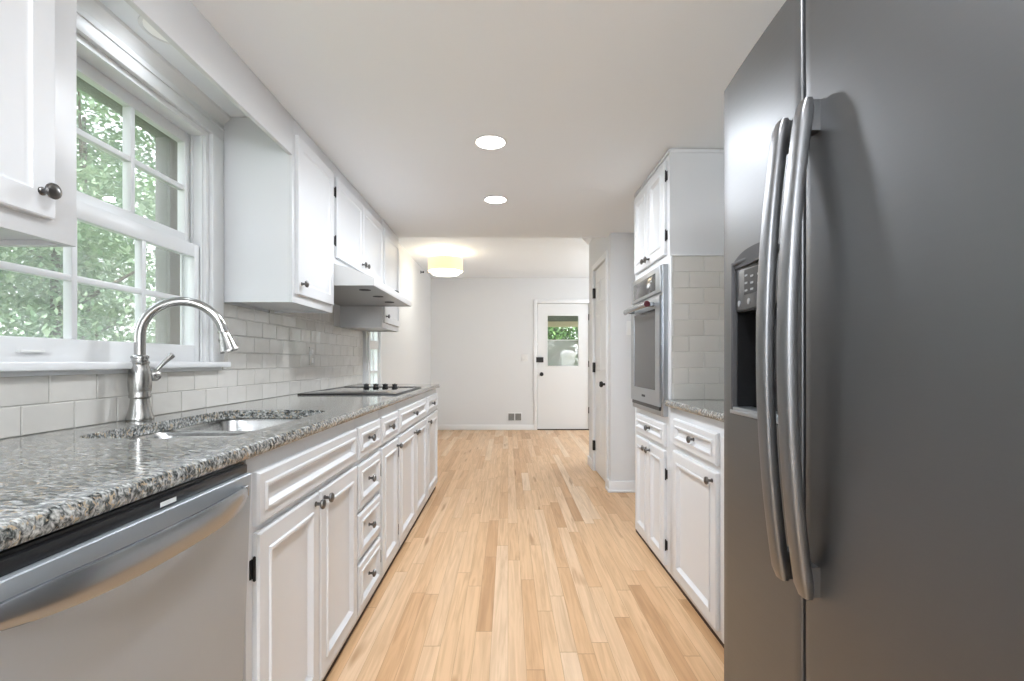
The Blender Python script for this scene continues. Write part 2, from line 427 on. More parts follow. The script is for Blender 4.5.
# pantry closet block with a door opening in its aisle side
PY0, PY1, PT = 4.29, 4.92, 2.03
b = bmn()
box(b, XP, XR + .15, YP0, YP0 + .10, 0, ZC)
box(b, XP, XDR, YP1 - .1, YP1, 0, ZD)
box(b, XP, XP + .1, YP0 + .1, PY0, 0, ZC); box(b, XP, XP + .1, PY1, YP1 - .1, 0, ZD)
box(b, XP, XP + .1, PY0, PY1, PT, ZC); box(b, XP, XP + .1, YE, PY1, ZC, ZD)
box(b, XR + .0, XR + .15, YP0 + .1, YP1 - .1, 0, ZC)
struct('wall_pantry', b, 'wall')

# baseboards
def baseboard(name, x0, x1, y0, y1, h=.085):
    b = bmn(); box(b, x0, x1, y0, y1, 0, h, .004); return struct(name, b, 'trim')
baseboard('baseboard_back', -XWD + .0, DX0 - .06, YB - .016, YB)
baseboard('baseboard_left', -XWD, -XWD + .016, YE + .0, YB - .016)
b = bmn(); box(b, XP - .016, XR, YP0 - .016, YP0, 0, .095, .004); box(b, XP - .028, XR, YP0 - .030, YP0 - .014, 0, .022, .006)
box(b, XP - .016, XP, YP0 - .0, PY0 - .055, 0, .095, .004); box(b, XP - .028, XP - .014, YP0 - .02, PY0 - .055, 0, .022, .006)
struct('baseboard_pantry', b, 'trim')
b = bmn(); box(b, XP - .016, XP, PY1 + .055, YP1 + .016, 0, .095, .004); struct('baseboard_pantry_end', b, 'trim')
# crown along the pantry side under the dining ceiling
b = bmn(); prism(b, [(XP, ZD), (XP - .07, ZD), (XP - .065, ZD - .02), (XP - .02, ZD - .07), (XP, ZD - .09)], 'y', YE + .002, YP1 + .06)
struct('trim_1', b, 'trim')
# casing of pantry door
b = bmn()
for (y0, y1, z0, z1) in ((PY0 - .055, PY0, 0, PT + .055), (PY1, PY1 + .055, 0, PT + .055), (PY0, PY1, PT, PT + .055)):
    box(b, XP - .014, XP, y0, y1, z0, z1, .003)
struct('trim_2', b, 'trim')
# casing of back door
b = bmn()
for (x0, x1, z0, z1) in ((DX0 - .06, DX0, 0, DT + .06), (DX1, DX1 + .06, 0, DT + .06), (DX0, DX1, DT, DT + .06)):
    box(b, x0, x1, YB - .014, YB, z0, z1, .003)
struct('trim_3', b, 'trim')
# threshold
b = bmn(); box(b, DX0, DX1, YB - .02, YB + .15, 0, .012, .003); struct('trim_4', b, 'toe')

# kitchen crown strip along both uppers, valance beam over the sink
XUF = .964           # face frame of the left wall cabinets
b = bmn(); box(b, -XUF - .02, -XUF, 1.09, 2.17, 2.035, ZC, .0015); struct('trim_5', b, 'cab')
b = bmn(); prism(b, [(-XW, ZC), (-XW + .045, ZC), (-XW + .042, ZC - .012), (-XW + .02, ZC - .03), (-XW + .014, ZC - .045), (-XW, ZC - .045)], 'y', 1.085, 2.165)
struct('trim_6', b, 'trim')
# window casing: head board, side boards
b = bmn()
box(b, -XW, -XW + .018, WY0 - .03, WY1 + .078, WZ1, ZC - .045, .002)
box(b, -XW, -XW + .024, WY0 - .03, WY1 + .078, WZ1 + .045, WZ1 + .052, .002)
box(b, -XW, -XW + .018, WY1, WY1 + .078, WZ0 + .025, WZ1, .002)
box(b, -XW, -XW + .018, WY0 - .03, WY0, WZ0 + .025, WZ1, .002)
struct('trim_7', b, 'trim')

# ------------------------------------------------------------ kitchen window
def sash(parent, xi, xo, y0, y1, z0, z1, rail_b, rail_t, stile, cols, rows, name, mun=.020):
    b = bmn()
    box(b, xi, xo, y0, y0 + stile, z0, z1, .002); box(b, xi, xo, y1 - stile, y1, z0, z1, .002)
    box(b, xi, xo, y0 + stile, y1 - stile, z0, z0 + rail_b, .002); box(b, xi, xo, y0 + stile, y1 - stile, z1 - rail_t, z1, .002)
    gy0, gy1, gz0, gz1 = y0 + stile, y1 - stile, z0 + rail_b, z1 - rail_t
    for i in range(1, cols):
        y = gy0 + (gy1 - gy0) * i / cols; box(b, xi, xo, y - mun / 2, y + mun / 2, gz0, gz1, .003)
    for i in range(1, rows):
        z = gz0 + (gz1 - gz0) * i / rows; box(b, xi + .002, xo - .002, gy0, gy1, z - mun / 2, z + mun / 2, .003)
    s = obj(name, b, 'trim', parent)
    xm = (xi + xo) / 2
    g = bmn(); box(g, xm - .0015, xm + .0015, gy0 - .004, gy1 + .004, gz0 - .004, gz1 + .004); obj('pane', g, 'glass', s)
    return s
win = struct('window_1', loc=(-XW, (WY0 + WY1) / 2, WZ0))
b = bmn()
xo = -XW - .16
xj = -XW - .105
box(b, xj, -XW, WY0, WY0 + .022, WZ0 + .02, WZ1); box(b, xj, -XW, WY1 - .022, WY1, WZ0 + .02, WZ1)
box(b, xj, -XW, WY0 + .022, WY1 - .022, WZ1 - .022, WZ1); box(b, xo, -XW - .002, WY0 + .022, WY1 - .022, WZ0, WZ0 + .022)
for xx in (-XW - .012, -XW - .052, -XW - .096):
    for (ya, yb) in ((WY0 + .022, WY0 + .031), (WY1 - .031, WY1 - .022)):
        box(b, xx - .008, xx, ya, yb, WZ0 + .022, WZ1 - .022, .001)
obj('jamb', b, 'trim', win)
lo = sash(win, -XW - .050, -XW - .022, WY0 + .026, WY1 - .026, WZ0 + .022, 1.60, .070, .055, .036, 3, 2, 'lower_sash')
up = sash(win, -XW - .094, -XW - .062, WY0 + .026, WY1 - .026, 1.575, WZ1 - .022, .07, .045, .036, 3, 2, 'upper_sash')
b = bmn(); lathe(b, (-XW - .022, 1.32, 1.137), (1, 0, 0), [(.001, 0), (.001, .002)], 8)
box(b, -XW - .022, -XW - .008, 1.285, 1.355, 1.134, 1.142, .003); obj('finger_lift', b, 'switchp', lo)
b = bmn(); box(b, -XW - .02, -XW + .048, WY0 - .03, WY1 + .085, WZ0, WZ0 + .024, .005); obj('window_sill', b, 'trim', win)
b = bmn(); box(b, -XW, -XW + .012, WY0 - .03, WY1 + .075, WZ0 - .014, WZ0, .001); obj('apron', b, 'trim', win)
b = bmn(); box(b, xo, xj - .0005, WY0 + .0, WY0 + .028, WZ0 + .022, WZ1); box(b, xo, xj - .0005, WY1 - .028, WY1, WZ0 + .022, WZ1); box(b, xo, xj - .0005, WY0 + .028, WY1 - .028, WZ1 - .028, WZ1)
obj('outer_jamb', b, 'brick', win)
b = bmn(); box(b, xo + .012, xo + .014, WY0 + .028, WY1 - .028, WZ0 + .03, WZ1 - .03); obj('hazy_screen', b, 'winhaze', win)  # sheet added across the whole window to veil the view in pale haze
b = bmn()   # exterior brick mould
box(b, xo - .05, xo, WY0 - .06, WY0 + .03, WZ0 - .05, WZ1 + .06, .003); box(b, xo - .05, xo, WY1 - .03, WY1 + .06, WZ0 - .05, WZ1 + .06, .003); box(b, xo - .05, xo, WY0 + .03, WY1 - .03, WZ1 - .03, WZ1 + .06, .003)
obj('outer_casing', b, 'brick', win)

# dining windows
def simple_window(name, plane, axis, a0, a1, z0, z1, inward, cols, rows, inset=.06, casing=.07):
    """axis 'x': window in a wall of constant x; inward = +1/-1 direction into the room"""
    wn_ = struct(name, loc=(plane, (a0 + a1) / 2, z0) if axis == 'x' else ((a0 + a1) / 2, plane, z0))
    def bb(b, p0, p1, a, c, z, zz, bev=0):
        if axis == 'x': box(b, p0, p1, a, c, z, zz, bev)
        else: box(b, a, c, p0, p1, z, zz, bev)
    b = bmn(); c = plane + inward * .016
    bb(b, plane, c, a0 - casing, a0, z0 - .02, z1 + casing, .002); bb(b, plane, c, a1, a1 + casing, z0 - .02, z1 + casing, .002)
    bb(b, plane, c, a0, a1, z1, z1 + casing, .002)
    bb(b, plane, plane + inward * .045, a0 - casing, a1 + casing, z0 - .045, z0 - .02, .003)
    obj('window_frame', b, 'trim', wn_)
    q = plane - inward * inset; q2 = q - inward * .03
    b = bmn(); zm = (z0 + z1) / 2; s = .04
    for (za, zb) in ((z0, zm + .015), (zm + .015, z1)):
        bb(b, q, q2, a0, a0 + s, za, zb); bb(b, q, q2, a1 - s, a1, za, zb); bb(b, q, q2, a0 + s, a1 - s, za, za + s); bb(b, q, q2, a0 + s, a1 - s, zb - s, zb)
        for i in range(1, cols): y = a0 + s + (a1 - a0 - 2 * s) * i / cols; bb(b, q, q2, y - .01, y + .01, za + s, zb - s)
        for i in range(1, rows): z = za + s + (zb - za - 2 * s) * i / rows; bb(b, q - inward * .002, q2 + inward * .002, a0 + s, a1 - s, z - .01, z + .01)
    sb = obj('sash', b, 'trim', wn_)
    b = bmn(); m_ = (q + q2) / 2; bb(b, m_ - .0015, m_ + .0015, a0 + .03, a1 - .03, z0 + .03, z1 - .03); obj('pane', b, 'glass', sb)
    return wn_
simple_window('window_2', -XWD, 'x', DY0, DY1, DZ0, DZ1, 1, 2, 3, inset=.006, casing=.04)
simple_window('fill_window_dining', XDR, 'x', QY0, QY1, QZ0, QZ1, -1, 4, 3)  # added, hidden by the pantry; lets daylight into the dining area
simple_window('fill_window_rear', YF, 'y', BX0, BX1, BZ0, BZ1, 1, 4, 2)  # added behind the camera to bring in daylight

# ------------------------------------------------------------ back door (door_1)
d1 = struct('door_1', loc=((DX0 + DX1) / 2, YB + .03, 0))
GX0, GX1, GZ0, GZ1 = .640, 1.150, 1.035, 1.855
yf, yk = YB + .012, YB + .055
b = bmn()
x0, x1 = DX0 + .005, DX1 - .005
box(b, x0, GX0, yf, yk, .014, DT - .004); box(b, GX1, x1, yf, yk, .014, DT - .004)
box(b, GX0, GX1, yf, yk, .014, GZ0); box(b, GX0, GX1, yf, yk, GZ1, DT - .004)
obj('door_panel', b, 'door', d1)
b = bmn()
for (xa, xb, za, zb) in ((GX0 - .012, GX0 + .004, GZ0 - .012, GZ1 + .012), (GX1 - .004, GX1 + .012, GZ0 - .012, GZ1 + .012), (GX0, GX1, GZ0 - .012, GZ0 + .004), (GX0, GX1, GZ1 - .004, GZ1 + .012)):
    box(b, xa, xb, yf - .006, yf + .004, za, zb, .002)
gf = obj('glazing_bead', b, 'door', d1)
b = bmn(); box(b, GX0, GX1, YB + .032, YB + .036, GZ0, GZ1); obj('pane', b, 'glass', d1)
b = bmn(); box(b, .455, .575, yf - .028, yf - .003, 1.095, 1.18, .004); obj('deadbolt', b, 'blackmetal', d1)
b = bmn(); lathe(b, (.545, yf, .905), (0, -1, 0), [(.032, 0), (.032, .006), (.012, .01), (.012, .03), (.026, .036), (.030, .05), (.022, .062), (0, .066)], 20); obj('door_knob', b, 'blackmetal', d1)
for z in (1.83, 1.07, .32):
    b = bmn(); box(b, DX1 - .012, DX1 + .014, yf - .014, yf - .0, z - .05, z + .05, .003); lathe(b, (DX1 - .001, yf - .016, z - .052), (0, 0, 1), [(.006, 0), (.006, .104)], 8)
    obj('hinge', b, 'blackmetal', d1)
b = bmn(); box(b, DX0 + .04, DX1 - .04, YB + .10, YB + .112, .03, GZ0, .002)
box(b, DX0 + .04, GX0, YB + .10, YB + .112, GZ0, DT - .04, .002); box(b, GX1, DX1 - .04, YB + .10, YB + .112, GZ0, DT - .04, .002)
box(b, GX0, GX1, YB + .10, YB + .112, 1.455, 1.468, .001)
obj('storm_door', b, 'trim', d1)
b = bmn(); box(b, GX0, GX1, YB + .104, YB + .107, GZ0, 1.455); obj('hazy_screen', b, 'screen', d1)

# ------------------------------------------------------------ panel doors (shared profile)
def rectprof(bm, s, xb, y0, y1, z0, z1, prof):
    """raised / recessed rectangular panel on a plane Xd=xb facing the aisle; s=-1 left, +1 right"""
    rings = []
    for ins, h in prof:
        x = s * (xb - h)
        rings.append([bm.verts.new((x, y, z)) for y, z in ((y0 + ins, z0 + ins), (y1 - ins, z0 + ins), (y1 - ins, z1 - ins), (y0 + ins, z1 - ins))])
    for A, B in zip(rings, rings[1:]):
        for k in range(4): bm.faces.new((A[k], A[(k + 1) % 4], B[(k + 1) % 4], B[k]))
    bm.faces.new(rings[0][::-1]); bm.faces.new(rings[-1])
DOORP = [(0, 0), (0, .012), (.005, .0165), (.050, .0165), (.053, .0215), (.061, .0215), (.066, .015), (.074, .0075), (.080, .007)]
DRAWP = [(0, 0), (0, .011), (.006, .0165), (.030, .0165), (.033, .0215), (.040, .0215), (.045, .014), (.050, .008), (.054, .0075)]
FLATP = [(0, 0), (0, .014), (.003, .0165), (.050, .0165), (.0525, .0125), (.058, .010), (.064, .010)]

# pantry door (door_2)
d2 = struct('door_2', loc=(XP + .02, (PY0 + PY1) / 2, 0))
b = bmn(); box(b, XP + .012, XP + .045, PY0 + .004, PY1 - .004, .012, PT - .004)
ym = (PY0 + PY1) / 2
for (ya, yb) in ((PY0 + .09, ym - .03), (ym + .03, PY1 - .09)):
    for (za, zb) in ((.22, .92), (1.02, 1.58), (1.68, 1.90)):
        rectprof(b, 1, XP + .012, ya, yb, za, zb, [(0, 0), (0, .002), (.006, .006), (.014, .006), (.022, .001), (.030, .0015), (.05, .005)])
obj('door_panel', b, 'door', d2)
b = bmn(); lathe(b, (XP + .012, PY0 + .06, .905), (-1, 0, 0), [(.028, 0), (.028, .005), (.011, .01), (.011, .032), (.024, .038), (.028, .052), (.020, .064), (0, .067)], 20); obj('door_knob', b, 'blackmetal', d2)
for z in (1.80, 1.05, .26):
    b = bmn(); box(b, XP - .016, XP + .010, PY1 - .022, PY1 + .010, z - .05, z + .05, .003); obj('hinge', b, 'blackmetal', d2)

# ------------------------------------------------------------ knobs and hinges of the cabinets
KN = [(.0085, 0), (.0085, .002), (.0055, .004), (.005, .014), (.008, .017), (.0150, .020), (.0165, .024), (.0150, .028), (.008, .0315), (0, .0325)]
def knob(s, xface, y, z, parent):
    b = bmn(); lathe(b, (s * xface, y, z), (-s, 0, 0), KN, 18); return obj('knob', b, 'pewter', parent)
def hinge(s, xframe, y, z, parent, dy=1):
    b = bmn(); box(b, s * (xframe - .003), s * (xframe - .0005), y - dy * .002, y + dy * .010, z - .024, z + .024, .001)
    lathe(b, (s * (xframe - .008), y, z - .032), (0, 0, 1), [(.0, 0), (.0036, .003), (.0036, .061), (0, .064)], 8)
    box(b, s * (xframe - .008), s * (xframe - .003), y - .0015, y + .0015, z - .024, z + .024)
    return obj('hinge', b, 'blackmetal', parent)

def cab_door(root, s, xf, y0, y1, z0, z1, knob_side, kz, hinge_side, prof=DOORP, hz=None, name='door'):
    b = bmn(); rectprof(b, s, xf - .0005, y0, y1, z0, z1, prof); d = obj(name, b, 'cab', root)
    if knob_side: knob(s, xf - .017, (y0 + .032) if knob_side < 0 else (y1 - .032), kz, d)
    if hinge_side:
        yh = (y0 - .0045) if hinge_side < 0 else (y1 + .0045)
        for z in (hz or (z0 + .10, z1 - .10)): hinge(s, xf, yh, z, d, hinge_side)
    return d
def cab_drawer(root, s, xf, y0, y1, z0, z1, kn=True, name='drawer'):
    b = bmn(); rectprof(b, s, xf - .0005, y0, y1, z0, z1, DRAWP); d = obj(name, b, 'cab', root)
    if kn: knob(s, xf - .008, (y0 + y1) / 2, (z0 + z1) / 2, d)
    return d
def carcass(root, s, xf, xw, y0, y1, z0, z1, front_open=(), floor_z=None):
    """open-backed box: face frame, sides, floor board, back"""
    b = bmn(); e = .0005
    fz0 = z0
    box(b, s * xf, s * (xf + .018), y0 + e, y1 - e, fz0, z1, .0015) if not front_open else None
    if front_open:
        a0, a1, c0, c1 = front_open
        box(b, s * xf, s * (xf + .018), y0 + e, a0, z0, z1); box(b, s * xf, s * (xf + .018), a1, y1 - e, z0, z1)
        box(b, s * xf, s * (xf + .018), a0, a1, z0, c0); box(b, s * xf, s * (xf + .018), a0, a1, c1, z1)
    box(b, s * (xf + .018), s * xw, y0 + e, y0 + .016, z0, z1); box(b, s * (xf + .018), s * xw, y1 - .016, y1 - e, z0, z1)
    box(b, s * (xf + .018), s * xw, y0 + .016, y1 - .016, z0, z0 + .016); box(b, s * (xw - .012), s * xw, y0 + .016, y1 - .016, z0 + .016, z1)
    return obj('body', b, 'cab', root)
def toekick(root, s, xt, y0, y1, h=.024):
    b = bmn(); box(b, s * xt, s * (xt + .02), y0 + .001, y1 - .001, 0, h - .0005); return obj('toe_kick', b, 'toe', root)

# ------------------------------------------------------------ left base cabinets
XF = .631; XC = .603; XTK = .636
GB = 'white base cabinets along the left wall'
def left_base(label, y0, y1):
    r = thing('base_cabinet', label, 'cabinet', (-XF, (y0 + y1) / 2, 0), GB)
    carcass(r, -1, XF, XW - .002, y0, y1, .024, CT - .034); toekick(r, -1, XTK, y0, y1); return r
ZT0, ZT1 = .703, .836      # top drawer band
ZD1 = .685                 # base door tops
r = left_base('white sink base cabinet with one wide knobless false front over two doors, beside the dishwasher', 1.165, 1.985)
cab_drawer(r, -1, XF, 1.193, 1.972, ZT0, ZT1, False, 'false_front')
cab_door(r, -1, XF, 1.193, 1.577, .060, ZD1, 1, .655, -1, hz=(.60, .16))
cab_door(r, -1, XF, 1.587, 1.972, .060, ZD1, -1, .655, 1, hz=(.60, .16))
r = left_base('white cabinet with a stack of four small drawers', 1.985, 2.355)
for (z0, z1) in ((ZT0, ZT1), (.497, .678), (.288, .472), (.060, .264)): cab_drawer(r, -1, XF, 2.000, 2.338, z0, z1)
r = left_base('narrow white base cabinet with one drawer over one door, between drawer stack and cooktop cabinet', 2.355, 2.728)
cab_drawer(r, -1, XF, 2.368, 2.708, ZT0, ZT1); cab_door(r, -1, XF, 2.368, 2.708, .060, ZD1, 1, .645, -1, hz=(.58, .16))
r = left_base('white base cabinet under the cooktop with one wide drawer over two doors', 2.728, 3.675)
cab_drawer(r, -1, XF, 2.745, 3.655, ZT0, ZT1); cab_door(r, -1, XF, 2.745, 3.195, .060, ZD1, 1, .645, -1, hz=(.60, .16)); cab_door(r, -1, XF, 3.205, 3.655, .060, ZD1, -1, .645, 1, hz=(.60, .16))
r = left_base('white base cabinet at the far end of the left counter, drawer over a single door', 3.675, 4.245)
cab_drawer(r, -1, XF, 3.697, 4.222, ZT0, ZT1); cab_door(r, -1, XF, 3.697, 4.222, .060, ZD1, -1, .645, 1, hz=(.60, .16))
# cabinet next to the dishwasher, outside the frame on the left
r = left_base('white base cabinet on the near side of the dishwasher', -.35, .50)
cab_door(r, -1, XF, -.32, .07, .06, .836, 1, .78, -1); cab_door(r, -1, XF, .08, .47, .06, .836, -1, .78, 1)

# ------------------------------------------------------------ left countertop with the sink cut-out
def rrect(x0, x1, y0, y1, r, n=6):
    pts = []
    for cx, cy, a in ((x1 - r, y1 - r, 0), (x0 + r, y1 - r, 90), (x0 + r, y0 + r, 180), (x1 - r, y0 + r, 270)):
        for k in range(n + 1):
            t = math.radians(a + 90 * k / n); pts.append((cx + r * math.cos(t), cy + r * math.sin(t)))
    return pts
def slab_with_hole(bm, outer, hole, z0, z1):
    """ring between two closed loops with equal point counts"""
    n = len(outer)
    O1 = [bm.verts.new((*p, z1)) for p in outer]; O0 = [bm.verts.new((*p, z0)) for p in outer]
    I1 = [bm.verts.new((*p, z1)) for p in hole]; I0 = [bm.verts.new((*p, z0)) for p in hole]
    for k in range(n):
        j = (k + 1) % n
        bm.faces.new((O1[k], O1[j], I1[j], I1[k])); bm.faces.new((O0[k], I0[k], I0[j], O0[j]))
        bm.faces.new((O1[k], O0[k], O0[j], O1[j])); bm.faces.new((I1[k], I1[j], I0[j], I0[k]))
SX0, SX1, SY0, SY1 = -1.135, -.715, 1.235, 1.955
hole = rrect(SX0, SX1, SY0, SY1, .075)
yA, yB_ = 1.10, 2.15
def proj_outer(pts, x0, x1, y0, y1):
    cx, cy = (SX0 + SX1) / 2, (SY0 + SY1) / 2; out = []
    n = len(pts) // 4
    cor = [(x1, y1), (x0, y1), (x0, y0), (x1, y0)]
    for i, p in enumerate(pts):
        q, k = divmod(i, n); c = cor[q]
        f = k / (n - 1)
        # walk from the side mid-tangent to the corner to the next side
        if q == 0: pt = (x1, min(p[1] + 0, y1)) if f < .5 else (p[0], y1)
        elif q == 1: pt = (p[0], y1) if f < .5 else (x0, p[1])
        elif q == 2: pt = (x0, p[1]) if f < .5 else (p[0], y0)
        else: pt = (p[0], y0) if f < .5 else (x1, p[1])
        if abs(f - .5) < 1e-6: pt = c
        out.append(pt)
    return out
b = bmn()
ER = .010
xfr = -XC - .0
slab_with_hole(b, proj_outer(hole, -XW, xfr - ER, yA, yB_), hole, CT - .033, CT)
box(b, -XW, xfr - ER, -.36, yA, CT - .033, CT); box(b, -XW, xfr - ER, yB_, 4.262 - ER, CT - .033, CT)
# eased front nosing and eased far end
def nose(sgn_x, base, r, t0, t1):
    return [(base, t0), (base + sgn_x * (r * .6), t0 + .002), (base + sgn_x * r, t0 + .010), (base + sgn_x * r, t1 - .012), (base + sgn_x * (r * .65), t1 - .003), (base, t1)]
prism(b, nose(1, xfr - ER, ER, CT - .033, CT), 'y', -.36, 4.262 - ER)
prism(b, nose(1, 4.262 - ER, ER, CT - .033, CT), 'x', -XW, xfr)
bmesh.ops.remove_doubles(b, verts=b.verts[:], dist=.00005)
ct = obj('countertop', b, 'granite'); tag(ct, 'long speckled grey granite countertop on the left, with the sink cut into it', 'countertop')

# ------------------------------------------------------------ undermount double sink
sk = thing('sink', 'stainless steel double bowl sink set under the granite counter', 'sink', ((SX0 + SX1) / 2, (SY0 + SY1) / 2, CT - .22))
def bowl(y0, y1, name):
    b = bmn(); zt = CT - .035
    x0, x1 = SX0 - .012, SX1 + .012
    zz = [(0, zt, 0), (.004, zt - .012, 0), (.010, zt - .15, 0), (.030, zt - .178, 0), (.06, zt - .185, 0)]
    loops = [[(px, py, z) for px, py in rrect(x0 + ins, x1 - ins, y0 + ins, y1 - ins, max(.055 - ins * .3, .03))] for ins, z, _ in zz]
    rings = [[b.verts.new(p) for p in l] for l in loops]
    n = len(rings[0])
    # flange
    fl = [b.verts.new((px, py, zt)) for px, py in rrect(x0 - .008, x1 + .008, y0 - .008, y1 + .008, .06)]
    rings = [fl] + rings
    for A, B in zip(rings, rings[1:]):
        for k in range(n): b.faces.new((A[k], A[(k + 1) % n], B[(k + 1) % n], B[k]))
    b.faces.new(rings[-1])
    o = obj(name, b, 'sinksteel', sk, 60)
    sm = o.modifiers.new('thick', 'SOLIDIFY'); sm.thickness = .0015; sm.offset = 0
    cx, cy = (x0 + x1) / 2 - .03, (y0 + y1) / 2
    b = bmn(); lathe(b, (cx, cy, zt - .1835), (0, 0, 1), [(.045, 0), (.045, .003), (.036, .003), (.033, .001), (.0, .001)], 24); obj('drain', b, 'steel', o)
bowl(SY0 - .01, 1.58, 'bowl'); bowl(1.610, SY1 + .01, 'bowl')
b = bmn(); prism(b, [(1.5735, CT - .046), (1.5735, CT - .037), (1.580, CT - .0345), (1.610, CT - .0345), (1.6165, CT - .037), (1.6165, CT - .046)], 'x', SX0 + .02, SX1 - .02); obj('divider', b, 'sinksteel', sk)

# ------------------------------------------------------------ faucet
FX, FY = -1.232, 1.620
fa = thing('faucet', 'brushed nickel gooseneck pull-down faucet with side lever behind the sink', 'faucet', (FX, FY, CT))
b = bmn(); lathe(b, (FX, FY, CT), (0, 0, 1), [(.039, 0), (.040, .004), (.039, .010), (.035, .022), (.030, .045), (.0275, .062), (.027, .072), (.031, .076), (.032, .083), (.030, .088), (.0325, .10), (.034, .125), (.033, .150), (.030, .170), (.0255, .183), (.0255, .187), (.0275, .190), (.0275, .196), (.0235, .199), (.0235, .204), (.026, .207), (.026, .213), (.019, .218), (.0, .218)], 32)
obj('body', b, 'nickel', fa)
th = math.radians(24); dx, dy = math.cos(th), math.sin(th)
R_ = .122; zc = 1.195
pts = [(FX, FY, 1.125), (FX, FY, 1.16)]
for k in range(0, 25):
    a = PI - (PI - math.radians(12)) * k / 24
    pts.append((FX + dx * (R_ + R_ * math.cos(a)), FY + dy * (R_ + R_ * math.cos(a)), zc + R_ * math.sin(a)))
b = bmn(); tube(b, pts, [.0165] * 4 + [.0155] * (len(pts) - 4), 20); obj('spout', b, 'nickel', fa, 60)
e1 = Vector(pts[-1]); ed = (Vector(pts[-1]) - Vector(pts[-2])).normalized()
b = bmn(); lathe(b, e1, ed, [(.0, -.002), (.018, 0), (.0185, .006), (.0165, .009), (.0185, .02), (.025, .052), (.0305, .070), (.032, .075), (.031, .079), (.024, .080), (.0, .078)], 28)
sh = obj('spray_head', b, 'nickel', fa)
b = bmn(); pd = ed.cross(Vector((dx, dy, 0)).cross(ed)).normalized()
side = Vector((-dx, -dy, 0)); side = (side - ed * side.dot(ed)).normalized()
lathe(b, e1 + ed * .035 + side * .0185, (side), [(.008, 0), (.008, .004), (.0, .005)], 14); obj('spray_button', b, 'black', sh)
b = bmn(); ld = Vector((.42, .9, 0)).normalized(); lo_ = Vector((FX, FY, 1.063)) + ld * .028
lathe(b, lo_, ld, [(.016, 0), (.020, .006), (.0205, .022), (.016, .030), (.0, .031)], 20)
lev0 = lo_ + ld * .018 + Vector((0, 0, .012)); lev1 = lev0 + ld * .058 + Vector((0, 0, .060))
tube(b, [lev0, lev0.lerp(lev1, .3), lev0.lerp(lev1, .7), lev0.lerp(lev1, .95), lev1], [.006, .0065, .0085, .0115, .008], 14)
obj('lever', b, 'nickel', fa)

# ------------------------------------------------------------ dishwasher
dw = thing('dishwasher', 'stainless steel dishwasher with a bowed bar handle under the left counter', 'dishwasher', (-.62, .83, 0))
DWY0, DWY1 = .505, 1.122
lean = lambda z: -(.593 + .034 * (1 - min(1, z / .85)))
b = bmn()
zs = [.10, .105, .3, .5, .7, .80, .8505, .852]; ys = [DWY0, DWY0 + .004, DWY0 + .1, .83, DWY1 - .1, DWY1 - .004, DWY1]
def dfx(y, z):
    x = lean(z)
    if z in (.10, .852): x -= .002
    if y in (DWY0, DWY1): x -= .006
    return x
gridsolid(b, ys, zs, dfx, -.655); dd = obj('door', b, 'steel_h', dw)
b = bmn(); box(b, -.604, -.66, DWY0, DWY1, .8525, .872, .002); box(b, -.612, -.66, DWY0, DWY1, .872, .878, .001); obj('control_strip', b, 'black', dw)
b = bmn(); box(b, -.660, -1.24, DWY0 + .01, DWY1 - .01, .02, .868); obj('tub', b, 'grey_plastic', dw)
b = bmn(); box(b, -.64, -.66, DWY0 + .01, DWY1 - .01, 0.001, .098); obj('kick_plate', b, 'black', dw)
b = bmn(); secs = []
hy0, hy1 = DWY0 + .028, DWY1 - .028; hm = (hy0 + hy1) / 2; hl = (hy1 - hy0) / 2
for k in range(33):
    y = hy0 + (hy1 - hy0) * k / 32; t = (y - hm) / hl
    bow = .043 * (1 - abs(t) ** 2.6) + .004
    x = lean(.82) + bow; zc_ = .816; hh = .0255 * (1 - .55 * abs(t) ** 4); th_ = .008
    secs.append([(x - th_, y, zc_ - hh), (x + .001, y, zc_ - hh), (x + .0035, y, zc_ - hh + .003), (x + .0045, y, zc_), (x + .0035, y, zc_ + hh - .004), (x + .001, y, zc_ + hh), (x - th_, y, zc_ + hh - .001)])
rsweep(b, secs)
for y in (hy0 + .004, hy1 - .018): box(b, lean(.82) - .001, lean(.82) + .012, y, y + .014, .808, .832, .002)
obj('handle', b, 'steel_bright', dd, 50)
b = bmn(); box(b, -.5995, -.6000, .835, .875, .858, .866); obj('badge', b, 'switchp', dw)

# ------------------------------------------------------------ cooktop
ck = thing('cooktop', 'black glass electric cooktop with four knobs in the left counter', 'cooktop', (-.94, 3.23, CT))
b = bmn(); box(b, -1.222, -.655, 2.83, 3.62, CT + .0005, CT + .007, .002); gp = obj('glass_top', b, 'blackglass', ck)
b = bmn()
for (x0, x1, y0, y1) in ((-1.228, -.650, 2.822, 2.8295), (-1.228, -.650, 3.6205, 3.628), (-1.228, -1.2225, 2.8295, 3.6205), (-.6545, -.650, 2.8295, 3.6205)): box(b, x0, x1, y0, y1, CT + .0005, CT + .0085, .001)
obj('rim', b, 'black', ck)
for (cx, cy, r) in ((-.80, 3.01, .10), (-1.08, 3.01, .075), (-.80, 3.30, .075), (-1.08, 3.30, .10)):
    b = bmn()
    for rr in (r, r * .6):
        n = 40; A = [b.verts.new((cx + rr * math.cos(2 * PI * k / n), cy + rr * math.sin(2 * PI * k / n), CT + .0073)) for k in range(n)]; B = [b.verts.new((cx + (rr - .002) * math.cos(2 * PI * k / n), cy + (rr - .002) * math.sin(2 * PI * k / n), CT + .0073)) for k in range(n)]
        for k in range(n): b.faces.new((A[k], A[(k + 1) % n], B[(k + 1) % n], B[k]))
    obj('burner_ring', b, 'icon', ck)
